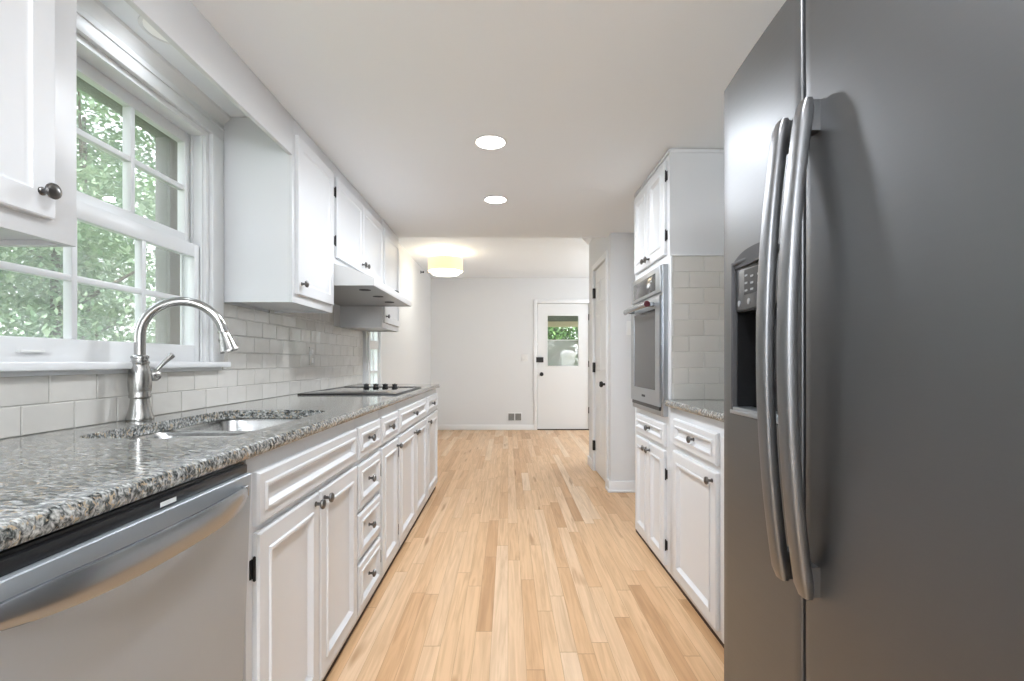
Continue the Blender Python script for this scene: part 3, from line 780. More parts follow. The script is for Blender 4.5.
for x in (-1.034, -.965, -.896, -.827):
    b = bmn(); lathe(b, (x, 3.535, CT + .007), (0, 0, 1), [(.021, 0), (.022, .002), (.019, .005), (.017, .014), (.020, .018), (.019, .024), (.0, .026)], 20)
    box(b, x - .0035, x + .0035, 3.517, 3.553, CT + .030, CT + .035, .001); obj('knob', b, 'black', ck)

# ------------------------------------------------------------ left backsplash tiles
def tiles(bm, plane, axis, a0, a1, z0, z1, inward, anchor, zanchor, L=.1556, Hh=.0794, th=.009, tilt=.007, clip=None):
    lay = bm.faces.layers.float.new('tint') if not bm.faces.layers.float.get('tint') else bm.faces.layers.float['tint']
    g = .0016
    nrow = int(math.ceil((z1 - zanchor) / Hh))
    for r in range(0, nrow):
        za, zb = zanchor + r * Hh, zanchor + (r + 1) * Hh
        za2, zb2 = max(za, z0) + g / 2, min(zb, z1) - g / 2
        if zb2 - za2 < .01: continue
        off = anchor + (L / 2 if r % 2 else 0)
        k0 = int(math.floor((a0 - off) / L)) - 1; k1 = int(math.ceil((a1 - off) / L)) + 1
        for k in range(k0, k1):
            ya, yb = off + k * L, off + (k + 1) * L
            y0, y1 = max(ya, a0) + g / 2, min(yb, a1) - g / 2
            if y1 - y0 < .008: continue
            ty, tz = random.gauss(0, tilt), random.gauss(0, tilt); tint = random.random()
            ym_, zm_ = (y0 + y1) / 2, (za2 + zb2) / 2
            e = .0025
            def P(y, z, h): 
                hh = h + (ty * (y - ym_) + tz * (z - zm_) if h > .004 else 0)
                p = plane + inward * hh
                return (p, y, z) if axis == 'x' else (y, p, z)
            R0 = [(y0, za2), (y1, za2), (y1, zb2), (y0, zb2)]
            R1 = [(y0 + e, za2 + e), (y1 - e, za2 + e), (y1 - e, zb2 - e), (y0 + e, zb2 - e)]
            A = [bm.verts.new(P(y, z, .002)) for y, z in R0]; B = [bm.verts.new(P(y, z, th - .0018)) for y, z in R0]; Cc = [bm.verts.new(P(y, z, th)) for y, z in R1]
            fs = [bm.faces.new(Cc)]
            for q in range(4):
                fs.append(bm.faces.new((A[q], A[(q + 1) % 4], B[(q + 1) % 4], B[q]))); fs.append(bm.faces.new((B[q], B[(q + 1) % 4], Cc[(q + 1) % 4], Cc[q])))
            for f in fs: f[lay] = tint
def backsplash(label, spec, groutboxes, loc):
    r = thing('backsplash', label, 'backsplash', loc)
    b = bmn(); b.faces.layers.float.new('tint')
    for s in spec: tiles(b, **s)
    t = obj('tiles', b, 'tile', r, 20)
    b = bmn()
    for g in groutboxes: box(b, *g)
    obj('grout', b, 'grout', r)
backsplash('off-white glazed subway tile backsplash on the left wall behind sink and cooktop',
    [dict(plane=-XW, axis='x', a0=-.35, a1=4.262, z0=CT, z1=1.0725, inward=1, anchor=1.425, zanchor=CT),
     dict(plane=-XW, axis='x', a0=2.167, a1=4.262, z0=1.0725, z1=1.374, inward=1, anchor=1.425, zanchor=CT),
     dict(plane=-XW, axis='x', a0=2.60, a1=3.55, z0=1.374, z1=1.655, inward=1, anchor=1.425, zanchor=CT)],
    [(-XW, -XW + .0055, -.35, 4.262, CT + .0005, 1.0725), (-XW, -XW + .0055, 2.167, 4.262, 1.0725, 1.374), (-XW, -XW + .0055, 2.60, 3.55, 1.374, 1.655)], (-XW, 2.2, CT))

b = bmn(); box(b, -XW + .010, -XW + .016, 3.10, 3.18, 1.085, 1.205, .002); ot = thing('outlet', 'metal outlet cover plate on the tiled left wall near the cooktop', 'outlet', (-XW + .01, 3.14, 1.085))
obj('cover_plate', b, 'outletp', ot)
for z in (1.118, 1.172):
    b = bmn(); box(b, -XW + .0155, -XW + .018, 3.125, 3.155, z - .016, z + .016, .001); obj('receptacle', b, 'switchp', ot)

# ------------------------------------------------------------ left wall cabinets
GW = 'white wall cabinets on the left wall'
def wall_cab(label, y0, y1, z0, doors, z1=ZC - .002, dz0=None):
    r = thing('wall_cabinet', label, 'cabinet', (-XUF, (y0 + y1) / 2, z0), GW)
    s = -1; b = bmn()
    box(b, s * XUF, s * (XUF + .018), y0, y1, z0, z1, .001); box(b, s * (XUF + .018), s * (XW - .001), y0, y0 + .016, z0, z1); box(b, s * (XUF + .018), s * (XW - .001), y1 - .016, y1, z0, z1)
    box(b, s * (XUF + .018), s * (XW - .001), y0 + .016, y1 - .016, z0 + .012, z0 + .028); box(b, s * (XUF + .018), s * (XW - .001), y0 + .016, y1 - .016, z1 - .016, z1)
    obj('body', b, 'cab', r)
    zb = dz0 if dz0 else z0 + .040
    for (a, c, kside, hside) in doors: cab_door(r, -1, XUF, a, c, zb, 2.135, kside, zb + .05, hside, FLATP, hz=(zb + .12 if z0 < 1.5 else zb + .09, 2.05))
    return r
wall_cab('white wall cabinet with a single door on the near side of the sink window', .54, 1.082, 1.366, [(.56, 1.015, 1, -1)])
wall_cab('white wall cabinet with one tall door just beyond the sink window', 2.165, 2.660, 1.376, [(2.190, 2.635, -1, 1)])
wall_cab('short white wall cabinet with two doors above the range hood', 2.663, 3.700, 1.655, [(2.690, 3.178, 1, -1), (3.186, 3.680, -1, 0)], dz0=1.690)
wall_cab('white wall cabinet at the far end beyond the range hood', 3.703, 4.262, 1.370, [(3.725, 4.235, -1, 1)])

# ------------------------------------------------------------ range hood
HY0, HY1 = 2.664, 3.699
rh = thing('range_hood', 'white under-cabinet range hood above the cooktop', 'range hood', (-1.0, (HY0 + HY1) / 2, 1.53))
XH = .742
b = bmn()
prism(b, [(-XW + .011, 1.545), (-XH, 1.545), (-XH, 1.572), (-.86, 1.625), (-XUF - .03, 1.653), (-XW + .011, 1.653)], 'y', HY0, HY1); obj('canopy', b, 'hoodpaint', rh)
b = bmn()
prism(b, [(-XH + .003, 1.529), (-XH + .006, 1.535), (-XH + .006, 1.568), (-XH + .001, 1.5735), (-XH, 1.529)], 'y', HY0 - .001, HY1 + .001)
for (y0, y1) in ((HY0 - .001, HY0 + .004), (HY1 - .004, HY1 + .001)): box(b, -XW + .011, -XH, y0, y1, 1.529, 1.547)
obj('lip', b, 'hoodpaint', rh)
b = bmn(); box(b, -XW + .012, -XH - .0005, HY0 + .005, HY1 - .005, 1.533, 1.5445); up_ = obj('filter_pan', b, 'hoodunder', rh)
for y in (2.86, 3.15, 3.45):
    b = bmn(); lathe(b, (-.845, y, 1.533), (0, 0, -1), [(.034, 0), (.034, .002), (.026, .003), (.0, .003)], 20); obj('hood_light', b, 'grey_plastic', up_)
b = bmn(); box(b, -XH - .06, -XH - .02, 3.33, 3.39, 1.582, 1.600, .002); obj('switch_panel', b, 'grey_plastic', rh)

# ------------------------------------------------------------ right base cabinets
XFR = .832; XCR = .805
GR_ = 'white cabinets along the right wall'
Y2 = 2.488           # near side of the tall oven cabinet
r = thing('base_cabinet', 'white base cabinet between the refrigerator and the tall oven cabinet', 'cabinet', (XFR, 1.88, 0), GR_)
carcass(r, 1, XFR, XR - .002, 1.245, Y2, .020, CT - .034); toekick(r, 1, XFR + .003, 1.245, Y2, .020)
cab_drawer(r, 1, XFR, 1.900, 2.395, .700, .828); cab_door(r, 1, XFR, 1.900, 2.395, .050, .670, -1, .635, 1, hz=(.555, .16))
cab_door(r, 1, XFR, 1.270, 1.850, .050, .828, 0, .635, 0)
# tall oven cabinet
YT1 = 3.165
tc_ = thing('oven_cabinet', 'tall white cabinet holding the wall oven, doors above and below', 'cabinet', (XFR, 2.82, 0))
s = 1; b = bmn(); z1 = ZC - .002
OZ0, OZ1, OY0, OY1 = .845, 1.60, 2.535, 3.095
box(b, XFR, XFR + .018, Y2, OY0, .02, z1); box(b, XFR, XFR + .018, OY1, YT1, .02, z1); box(b, XFR, XFR + .018, OY0, OY1, .02, OZ0); box(b, XFR, XFR + .018, OY0, OY1, OZ1, z1)
box(b, XFR + .018, XR - .002, Y2, Y2 + .018, .02, z1); box(b, XFR + .018, XR - .002, YT1 - .018, YT1, .02, z1)
box(b, XFR + .018, XR - .002, Y2 + .018, YT1 - .018, .02, .038); box(b, XFR + .018, XR - .002, Y2 + .018, YT1 - .018, z1 - .018, z1); box(b, XFR + .018, XR - .002, Y2 + .018, YT1 - .018, OZ0 - .025, OZ0 - .005)
obj('body', b, 'cab', tc_); toekick(tc_, 1, XFR + .003, Y2, YT1, .020)
b = bmn(); box(b, XFR - .006, XFR, Y2 - .006, YT1 + .004, ZC - .022, ZC - .002, .002); box(b, XFR, XR, Y2 - .006, Y2, ZC - .022, ZC - .002, .002); obj('crown_strip', b, 'cab', tc_)
cab_drawer(tc_, 1, XFR, 2.535, 3.10, .665, .782)
cab_door(tc_, 1, XFR, 2.535, 2.815, .045, .640, 1, .600, -1, hz=(.52, .15)); cab_door(tc_, 1, XFR, 2.822, 3.10, .045, .640, -1, .600, 1, hz=(.52, .15))
cab_door(tc_, 1, XFR, 2.535, 2.828, 1.668, 2.160, 1, 1.70, -1, hz=(1.77, 2.08)); cab_door(tc_, 1, XFR, 2.835, 3.128, 1.668, 2.160, -1, 1.70, 1, hz=(1.77, 2.08))
# right countertop
b = bmn(); box(b, XCR + ER, XR, 1.245, Y2, CT - .033, CT); prism(b, nose(-1, XCR + ER, ER, CT - .033, CT), 'y', 1.245, Y2)
o = obj('countertop', b, 'granite'); tag(o, 'short speckled granite countertop beside the refrigerator', 'countertop')
backsplash('cream subway tile backsplash on the side of the tall oven cabinet',
    [dict(plane=Y2, axis='y', a0=XFR + .010, a1=XR - .014, z0=CT, z1=1.651, inward=-1, anchor=.8482, zanchor=CT, Hh=.0819, tilt=.003),],
    [(XFR + .010, XR - .001, Y2 - .0055, Y2, CT + .0005, 1.651)], (1.15, Y2, CT))
backsplash('cream subway tile backsplash on the right wall beside the refrigerator',
    [dict(plane=XR, axis='x', a0=1.25, a1=Y2 - .012, z0=CT, z1=1.651, inward=-1, anchor=1.25, zanchor=CT, Hh=.0819)],
    [(XR - .0055, XR, 1.25, Y2 - .012, CT + .0005, 1.651)], (XR, 1.85, CT))
b = bmn(); box(b, XFR + .004, XR - .012, Y2 - .013, Y2, 1.6515, 1.658, .002); box(b, XFR + .001, XFR + .009, Y2 - .010, Y2, CT + .0005, 1.6515, .003); struct('trim_8', b, 'trim')

# ------------------------------------------------------------ wall oven
ov = thing('wall_oven', 'stainless steel wall oven with dark window built into the tall cabinet', 'oven', (.80, 2.81, .83))
XO = .792; y0, y1 = 2.512, 3.118
b = bmn(); box(b, XFR + .002, 1.38, OY0 + .005, OY1 - .005, OZ0 + .005, OZ1 - .005); obj('oven_box', b, 'grey_plastic', ov)
b = bmn()   # outer flange frame
box(b, XO + .012, XFR - .001, y0, y0 + .03, .822, 1.617, .002); box(b, XO + .012, XFR - .001, y1 - .03, y1, .822, 1.617, .002)
box(b, XO + .012, XFR - .001, y0 + .03, y1 - .03, .822, .865, .002); box(b, XO + .012, XFR - .001, y0 + .03, y1 - .03, 1.46, 1.617, .002)
obj('trim_frame', b, 'steel', ov)
b = bmn(); box(b, XO, XO + .020, y0 + .012, y1 - .012, 1.472, 1.612, .003); cp = obj('control_panel', b, 'steel', ov)
b = bmn(); box(b, XO - .0012, XO + .002, 2.60, 3.05, 1.492, 1.585, .001); dp = obj('display', b, 'greyglass', cp)
b = bmn(); box(b, XO - .0016, XO - .0008, 2.66, 2.70, 1.548, 1.556); obj('display_marks', b, 'icon', dp)
b = bmn(); rz = [(0, 0), (0, .018), (.004, .022)]
# oven door with window hole
gy0, gy1, gz0, gz1 = 2.60, 3.035, .955, 1.395
for (a, c, e, f) in ((y0 + .012, gy0, .872, 1.455), (gy1, y1 - .012, .872, 1.455), (gy0, gy1, .872, gz0), (gy0, gy1, gz1, 1.455)): box(b, XO - .002, XO + .028, a, c, e, f)
bmesh.ops.remove_doubles(b, verts=b.verts[:], dist=.0001)
od = obj('oven_door', b, 'steel', ov)
b = bmn(); box(b, XO + .001, XO + .012, gy0, gy1, gz0, gz1); obj('door_glass', b, 'greyglass', od)
b = bmn(); box(b, XO + .004, XO + .014, y0 + .035, y1 - .02, .850, .869); obj('vent_slot', b, 'black', ov)
b = bmn(); box(b, XO - .0026, XO - .0018, 2.79, 2.86, .905, .918); obj('badge', b, 'grey_plastic', od)
b = bmn(); hy0, hy1 = 2.585, 3.055; secs = []
for k in range(25):
    y = hy0 + (hy1 - hy0) * k / 24; t = (k - 12) / 12; x = .741 - .010 * (1 - t * t); z = 1.418
    secs.append([(x + .013 * math.cos(a) * 1.0, y, z + .0165 * math.sin(a)) for a in [2 * PI * q / 16 for q in range(16)]])
rsweep(b, secs); hd = obj('handle', b, 'steel_bright', od, 60)
for y in (hy0 + .02, hy1 - .042):
    b = bmn(); box(b, .750, XO - .0025, y, y + .022, 1.406, 1.430, .004); obj('handle_bracket', b, 'steel_bright', hd)
b = bmn(); lathe(b, (.741, hy0 + .0, 1.418), (0, -1, 0), [(.016, -.001), (.017, .004), (.013, .008), (0, .009)], 20); obj('end_medallion', b, 'red', hd)['label'] = 'dark red end cap'

# ------------------------------------------------------------ refrigerator
fr = thing('refrigerator', 'dark stainless side-by-side refrigerator with two bowed handles and dispenser', 'refrigerator', (.60, .765, 0))
FY0, FY1, FYS, FZ0, FZ1 = .312, 1.233, .864, .07, 1.800
ffx = lambda y: .526 + .022 * ((y - .765) / .456) ** 2
DPY0, DPY1, DPZ0, DPZ1 = .948, 1.160, .985, 1.345
def dfront(y0, y1):
    def f(y, z):
        x = ffx(y)
        for d_, rr in ((min(y - y0, y1 - y), .004), (min(z - FZ0, FZ1 - z), .006)):
            if d_ < rr: x += rr - math.sqrt(max(0, rr * rr - (rr - d_) ** 2))
        return x
    return f
def lin(a, b_, n): return [a + (b_ - a) * k / n for k in range(n + 1)]
def edge_ys(y0, y1, mids): return sorted(set([y0, y0 + .0005, y0 + .0015, y0 + .004] + mids + [y1 - .004, y1 - .0015, y1 - .0005, y1]))
zs = sorted(set([FZ0, FZ0 + .001, FZ0 + .003, FZ0 + .006, .3, .6, DPZ0, DPZ1, 1.6, FZ1 - .006, FZ1 - .003, FZ1 - .001, FZ1]))
b = bmn(); gridsolid(b, edge_ys(FYS + .0055, FY1, lin(.895, DPY0, 3) + lin(DPY0, DPY1, 8)[1:] + [1.18, 1.20]), zs, dfront(FYS + .0055, FY1), .598, lambda y, z: DPY0 < y < DPY1 and DPZ0 < z < DPZ1)
fz = obj('freezer_door', b, 'fridge', fr, 40)
b = bmn(); gridsolid(b, edge_ys(FY0, FYS - .0055, lin(.34, .84, 16)), zs, dfront(FY0, FYS - .0055), .598)
fd = obj('refrigerator_door', b, 'fridge', fr, 40)
b = bmn(); box(b, .5325, .604, FYS - .0052, FYS + .0052, FZ0, FZ1 - .004); obj('seam_filler', b, 'black', fr)  # black strip added so the gap between the doors reads dark
b = bmn(); box(b, .605, 1.40, FY0 + .006, FY1 - .006, .03, 1.775, .004); obj('body', b, 'fridge_body', fr)
for y in (FY0 + .02, FY1 - .09):
    b = bmn(); box(b, .56, .70, y, y + .07, 1.8005, 1.815, .004); box(b, .61, .70, y, y + .07, 1.7755, 1.8005); obj('hinge_cover', b, 'fridge_body', fr)
b = bmn(); box(b, .60, .64, FY0 + .02, FY1 - .02, .0, .064); obj('kick_grille', b, 'black', fr)
# handles
def fhandle(door, yc, sgn, name='handle'):
    b = bmn(); secs = []; n = 44; z0, z1 = .708, 1.556
    for k in range(n + 1):
        z = z0 + (z1 - z0) * k / n; t = (2 * k / n - 1)
        x = .509 - .032 * (1 - t * t)            # centre of the bar
        wy = .0180 * (1 - .08 * t * t); wx = .0115
        if k in (0, n): wy *= .80; wx *= .6
        loop = []
        for q in range(20):
            a = 2 * PI * q / 20; ca, sa = math.cos(a), math.sin(a)
            e = .55
            loop.append((x + wx * math.copysign(abs(ca) ** e, ca), yc + wy * math.copysign(abs(sa) ** e, sa), z))
        secs.append(loop)
    rsweep(b, secs); h = obj(name, b, 'fridge_handle', door, 50)
    for (za, zb) in ((.712, .762), (1.500, 1.552)):
        b = bmn(); xb = ffx(yc) + .0015
        prism(b, [(.506, za), (xb, za - .0), (xb, zb), (.506, zb)], 'y', yc - .013, yc + .013)
        obj('handle_bracket', b, 'fridge_handle', h)
fhandle(fz, .898, 1); fhandle(fd, .828, -1)
# dispenser
ds = None
b = bmn(); e = .0015
def ring(b, y0, y1, z0, z1, w_, x_out, x_in):
    for (a, c, p, q) in ((y0, y0 + w_, z0, z1), (y1 - w_, y1, z0, z1), (y0 + w_, y1 - w_, z0, z0 + w_), (y0 + w_, y1 - w_, z1 - w_, z1)): box(b, x_out, x_in, a, c, p, q, .001)
ring(b, DPY0 + .0005, DPY1 - .0005, DPZ0 + .0005, DPZ1 - .0005, .008, .534, .590)
ds = obj('dispenser', b, 'grey_plastic', fz)
b = bmn()   # arched visor above the control panel
ya, yb = DPY0 - .006, DPY1 + .008; pts = []
for k in range(13):
    t = k / 12; y = yb + (ya - yb) * t; z = 1.352 + .036 * math.sin(PI * min(1, max(0, t)) * .5 + 0) if t < .5 else 1.352 + .036 * math.sin(PI * .5 * (1 if t < .5 else 1))
    z = 1.338 + .024 * (1 - abs(2 * t - 1) ** 2.6); pts.append((y, z))
prof = [(yb, 1.327)] + pts + [(ya, 1.327)]
A = [b.verts.new((ffx(y) - .004, y, z)) for y, z in prof]; B = [b.verts.new((ffx(y) + .02, y, z)) for y, z in prof]
n = len(prof); b.faces.new(A); b.faces.new(B[::-1])
for k in range(n): b.faces.new((A[k], A[(k + 1) % n], B[(k + 1) % n], B[k]))
obj('visor', b, 'grey_plastic', ds)
b = bmn(); box(b, .540, .575, DPY0 + .009, DPY1 - .009, 1.228, 1.33, .003)
dpn = obj('control_panel', b, 'fridge', ds)
b = bmn(); box(b, .5392, .541, DPY0 + .05, DPY1 - .055, 1.262, 1.318); sc = obj('display', b, 'black', dpn)
b = bmn()
for (y, z) in ((1.096, 1.305), (1.096, 1.288), (1.096, 1.271), (1.07, 1.300), (1.07, 1.285), (1.07, 1.271), (1.04, 1.30), (1.04, 1.28)): box(b, .5386, .5393, y - .006, y + .006, z - .0022, z + .0022)
obj('display_marks', b, 'icon', sc)
for y in (1.13, 1.085, 1.04):
    b = bmn(); lathe(b, (.5400, y, 1.245), (-1, 0, 0), [(.007, 0), (.007, .001), (.005, .0016), (0, .0016)], 14); obj('button', b, 'icon', dpn)
b = bmn()   # dark niche
for bx in ((.588, .5895, DPY0 + .009, DPY1 - .009, DPZ0 + .009, 1.228), (.545, .588, DPY0 + .009, DPY0 + .012, DPZ0 + .009, 1.228), (.545, .588, DPY1 - .012, DPY1 - .009, DPZ0 + .009, 1.228), (.545, .588, DPY0 + .012, DPY1 - .012, 1.2255, 1.228)): box(b, *bx)
obj('niche', b, 'black', ds)
b = bmn(); box(b, .566, .576, 1.02, 1.09, 1.07, 1.20, .004); obj('paddle', b, 'black', ds)
b = bmn(); box(b, .534, .580, DPY0 + .009, DPY1 - .009, .9945, 1.003, .002); obj('drip_tray', b, 'steel', ds)
b = bmn(); box(b, .531, .534, DPY0 + .001, DPY1 - .001, .987, .996, .001); obj('tray_lip', b, 'steel', ds)

# ------------------------------------------------------------ lights
def recessed(label, x, y, z=ZC, r=.083, lit=True, group='recessed ceiling lights', watts=None, lens=None):
    t = thing('recessed_light', label, 'ceiling light', (x, y, z), group)
    b = bmn(); lathe(b, (x, y, z - .0005), (0, 0, -1), [(r, 0), (r, .002), (r - .010, .005), (r - .012, .003), (r - .012, .0)], 40); obj('trim_ring', b, 'trim', t)
    b = bmn(); lathe(b, (x, y, z - .0008), (0, 0, -1), [(r - .0125, 0), (r - .0125, .002), (0, .0025)], 40); obj('lens', b, lens or 'led', t)
    if lit:
        L = bpy.data.lights.new('lamp', 'AREA'); L.shape = 'DISK'; L.size = .14; L.energy = watts or LAMP_W; L.color = LAMP_C
        o = bpy.data.objects.new('lamp', L); COL.objects.link(o); o.parent = t; o.location = (0, 0, -.008)
    return t
recessed('nearer lit recessed ceiling light in the kitchen ceiling', -.087, 2.414)
recessed('farther lit recessed ceiling light near the ceiling step', -.084, 3.27)
recessed('added recessed fill light, unseen above the camera', .05, .75, watts=5)  # out of view, added to fill the near end of the kitchen
for gx, gy, gz, glabel in ((-.15, -.95, ZC, 'added white globe fill light, unseen just behind the camera'), (-.15, -2.0, ZC, 'added white globe fill light, unseen farthest behind the camera'), (2.1, 6.3, ZD, 'added white globe fill light, unseen in the dining area behind the pantry')):  # unseen globes added for even fill light
    t = thing('fill_globe', glabel, 'ceiling light', (gx, gy, gz), 'added globe fill lights')
    b = bmn(); lathe(b, (gx, gy, gz - .001), (0, 0, -1), [(.07, 0), (.07, .015), (.045, .03), (.045, .05), (0, .05)], 28); obj('canopy', b, 'nickel', t)
    b = bmn(); uvbox_sphere(b, (gx, gy, gz - .15), .11, .11, .11, 28, 16); obj('globe', b, 'led_fill', t)
    L = bpy.data.lights.new('bulb', 'POINT'); L.energy = FILL_W if gy < 0 else 20; L.shadow_soft_size = .12; L.color = LAMP_C
    o = bpy.data.objects.new('bulb', L); COL.objects.link(o); o.parent = t; o.location = (0, 0, -.40)
recessed('recessed light over the sink behind the valance', -1.12, 1.60, watts=.45, lens='ledoff')

LX, LY = -.775, 6.0
fl = thing('flush_mount_light', 'lit cream drum shade ceiling light in the dining area', 'ceiling light', (LX, LY, ZD))
b = bmn(); lathe(b, (LX, LY, ZD - .001), (0, 0, -1), [(.065, 0), (.065, .012), (.05, .02), (.008, .024), (.008, .06), (.014, .066), (.008, .072), (.008, .10), (0, .10)], 28)
box(b, LX - .06, LX + .06, LY - .004, LY + .004, ZD - .068, ZD - .060, .002)
for sx in (-1, 1): lathe(b, (LX + sx * .06, LY, ZD - .074), (0, 0, 1), [(0, 0), (.012, .004), (.012, .018), (0, .022)], 12)
obj('canopy', b, 'bulbbrass', fl)
def drum(bm, r, z0, z1, t=.003, n=48):
    prof = [(r, z0), (r, z1), (r - t, z1), (r - t, z0)]
    R = [[bm.verts.new((LX + q * math.cos(2 * PI * k / n), LY + q * math.sin(2 * PI * k / n), z)) for k in range(n)] for q, z in prof]
    for i in range(4):
        A, B = R[i], R[(i + 1) % 4]
        for k in range(n): bm.faces.new((A[k], A[(k + 1) % n], B[(k + 1) % n], B[k]))
b = bmn(); drum(b, .215, 2.225, 2.375); obj('lamp_shade', b, 'shade', fl)
b = bmn(); lathe(b, (LX, LY, 2.228), (0, 0, -1), [(.205, 0), (.175, .004), (.172, .030), (.16, .040), (0, .046)], 40); obj('diffuser', b, 'diff', fl)
L = bpy.data.lights.new('bulb', 'POINT'); L.energy = 3.0; L.shadow_soft_size = .05; L.color = (1, .95, .86)
o = bpy.data.objects.new('bulb', L); COL.objects.link(o); o.parent = fl; o.location = (0, 0, 2.33 - ZD)
L = bpy.data.lights.new('bulb', 'POINT'); L.energy = 3; L.shadow_soft_size = .12; L.color = (.93, .96, 1)
o = bpy.data.objects.new('bulb', L); COL.objects.link(o); o.parent = fl; o.location = (0, 0, 2.05 - ZD)

# ------------------------------------------------------------ small wall things
vt = thing('wall_register', 'grey metal floor-level air vent on the back wall', 'vent', (.11, YB, .15))
b = bmn(); box(b, -.005, .225, YB - .008, YB - .0005, .145, .280, .003); fr_ = obj('register_frame', b, 'trim', vt)
for x0 in (.006, .116):
    b = bmn(); box(b, x0, x0 + .098, YB - .0095, YB - .008, .157, .268)
    for k in range(8): box(b, x0 + .003, x0 + .095, YB - .012, YB - .0095, .162 + k * .0133, .168 + k * .0133)
    obj('louvers', b, 'vent', vt)
def switchplate(label, c, axis, w_=.075, h_=.12, n=1, mat='switchp'):
    t = thing('light_switch', label, 'light switch', c)
    b = bmn(); x, y, z = c
    box(b, x - w_ / 2, x + w_ / 2, y - .006, y - .0005, z - h_ / 2, z + h_ / 2, .002); obj('switch_plate', b, mat, t)
    for k in range(n):
        xx = x + (k - (n - 1) / 2) * .046
        b = bmn(); box(b, xx - .005, xx + .005, y - .014, y - .006, z - .012, z + .012, .002); obj('toggle', b, 'switchp', t)
switchplate('white light switch plate on the pantry wall beside the wall oven', (1.045, YP0, 1.395), 'y')
switchplate('pale double switch plate on the back wall beside the door', (.27, YB, 1.17), 'y', .115, .115, 2, 'door')
b = bmn(); lathe(b, (-XWD, 6.93, 2.39), (1, 0, 0), [(.022, 0), (.022, .004), (.008, .007), (.008, .03), (.016, .034), (.014, .045), (0, .048)], 14)
o = obj('wall_hook', b, 'blackmetal'); tag(o, 'small dark hook high on the left wall near the drum light', 'hook')

# ------------------------------------------------------------ outside: lawn, trees, fence, carport
b = bmn(); box(b, -40, -1.6, -20, 40, -.5, -.35); box(b, -1.6, 30, YB + .15, 40, -.5, -.35); struct('ground', b, 'grass')
def leaves(bm, lay, c, rx, ry, rz, n, size):
    for _ in range(n):
        while True:
            u = Vector((random.uniform(-1, 1), random.uniform(-1, 1), random.uniform(-1, 1)))
            if .25 < u.length < 1: break
        u = u * (.75 + .25 * random.random()) / max(u.length, .6) if random.random() < .7 else u
        p = Vector((c[0] + u.x * rx, c[1] + u.y * ry, c[2] + u.z * rz))
        d = Vector((random.gauss(0, 1), random.gauss(0, 1), random.gauss(0, .6))).normalized(); _, a, bb = frame_of(d)
        s_ = size * random.uniform(.6, 1.3)
        f = bm.faces.new([bm.verts.new(p + q) for q in (d * s_, a * s_ * .5, -d * s_ * .8, -a * s_ * .5)]); f[lay] = random.random()
def tree(label, x, y, h, cr, mat, n, size, name='tree', trunk_r=.12, low=.3, group=None, zbase=-.4):
    t = thing(name, label, 'tree' if name == 'tree' else 'shrub', (x, y, zbase), group)
    b = bmn(); pts = [(x, y, zbase), (x + .05, y, zbase + h * .4), (x - .03, y + .05, zbase + h * .9)]
    tube(b, pts, [trunk_r, trunk_r * .7, trunk_r * .25], 10)
    for k in range(5):
        a = random.uniform(0, 2 * PI); z = zbase + h * random.uniform(.35, .7)
        tube(b, [(x, y, z), (x + math.cos(a) * cr * .7, y + math.sin(a) * cr * .7, z + h * .18)], [trunk_r * .4, trunk_r * .12], 6)
    obj('trunk', b, 'bark', t)
    b = bmn(); lay = b.faces.layers.float.new('tint'); m_ = 9
    for k in range(m_):
        a = 2 * PI * k / m_ * 2.4; zz = zbase + h * (low + (1 - low) * (k + .5) / m_) - .0
        q = cr * .45 * (1 - (k / m_) * .5)
        leaves(b, lay, (x + math.cos(a) * q, y + math.sin(a) * q, zz), cr * .62, cr * .62, h * (1 - low) / m_ * 1.5, n // m_, size)
    me_o = obj('foliage', b, mat, t, 10); me_o['kind'] = 'stuff'
tree('bushy green tree nearest the sink window', -6.2, 6.6, 3.9, 1.5, 'leaf_pale', 15000, .06, low=.05)
tree('pale leafy tree filling the upper panes of the sink window', -8.6, 9.8, 7.2, 2.5, 'leaf_pale', 15000, .085, low=.10)
tree('tall tree seen at the far side of the sink window', -7.4, 13.0, 6.8, 2.1, 'leaf_pale', 11000, .08, low=.10)
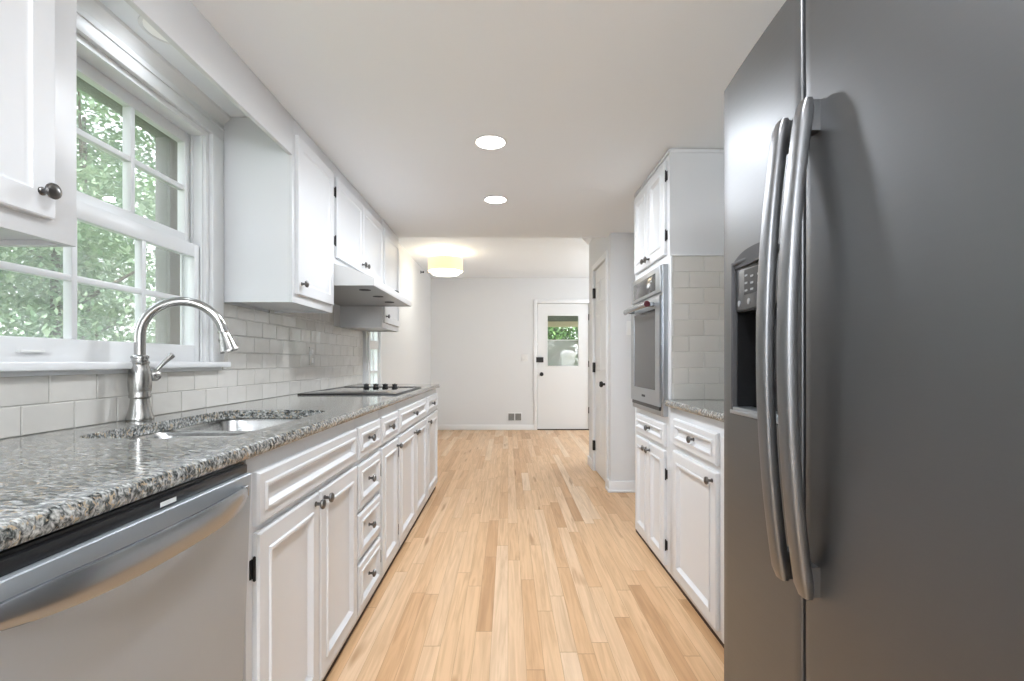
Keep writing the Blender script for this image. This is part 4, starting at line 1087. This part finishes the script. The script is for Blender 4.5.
tree('broad green tree seen at the near side of the sink window', -8.8, 5.2, 4.9, 2.0, 'leaf_pale', 13000, .08, low=.04)
tree('dense green tree behind the others beyond the sink window', -13.5, 14.5, 7.6, 3.2, 'leaf', 12000, .13, low=.04)
tree('dense green tree farthest left beyond the sink window', -13.5, 8.0, 6.0, 2.9, 'leaf', 12000, .13, low=.04)
tree('dark green shrub outside the back door window', 1.5, 15.2, 2.9, 1.6, 'leaf_dark', 7000, .085, 'shrub', .06, .0)
tree('broad green shrub right of the dark one outside the back door', 3.8, 16.5, 3.4, 1.9, 'leaf_dark', 6000, .10, 'shrub', .06, .0)
tree('green tree behind the shrubs outside the back door', 2.2, 20.0, 6.0, 3.0, 'leaf', 5000, .15, 'tree', .12, .0)
# carport beyond the back door
cp_ = thing('carport', 'dark-roofed carport with a tan beam outside the back door', 'carport', (1.2, 10.5, -.35))
b = bmn(); box(b, -1.5, 5.0, YB + .16, 12.6, 2.14, 2.26); obj('roof', b, 'porch', cp_)
b = bmn(); box(b, -1.5, 5.0, 12.42, 12.54, 2.00, 2.139, .004); obj('beam', b, 'beam', cp_)
for x in (-1.3, 4.7):
    b = bmn(); box(b, x - .06, x + .06, 12.42, 12.54, -.35, 1.999, .004); obj('post', b, 'beam', cp_)
b = bmn(); uvbox_sphere(b, (1.66, 13.4, 1.28), .22, .18, .13, 16, 10)
for v in b.verts: v.co += Vector((random.gauss(0, .015), random.gauss(0, .015), random.gauss(0, .015)))
box(b, 1.50, 1.82, 13.25, 13.55, -.35, 1.20, .01)
o = obj('planter', b, 'whiterock'); tag(o, 'white painted stone urn outside the back door window', 'planter')
# board fence behind trees
fn = thing('fence', 'weathered board fence beyond the trees outside the sink window', 'fence', (-17.5, 9, -.35))
b = bmn()
for k in range(90): box(b, -17.52, -17.48, 0 + k * .25, 0 + k * .25 + .235, -.35, 1.45 + random.uniform(-.01, .01))
box(b, -17.48, -17.43, 0, 22.4, .0, .09); box(b, -17.48, -17.43, 0, 22.4, 1.1, 1.19); obj('boards', b, 'fencewood', fn)
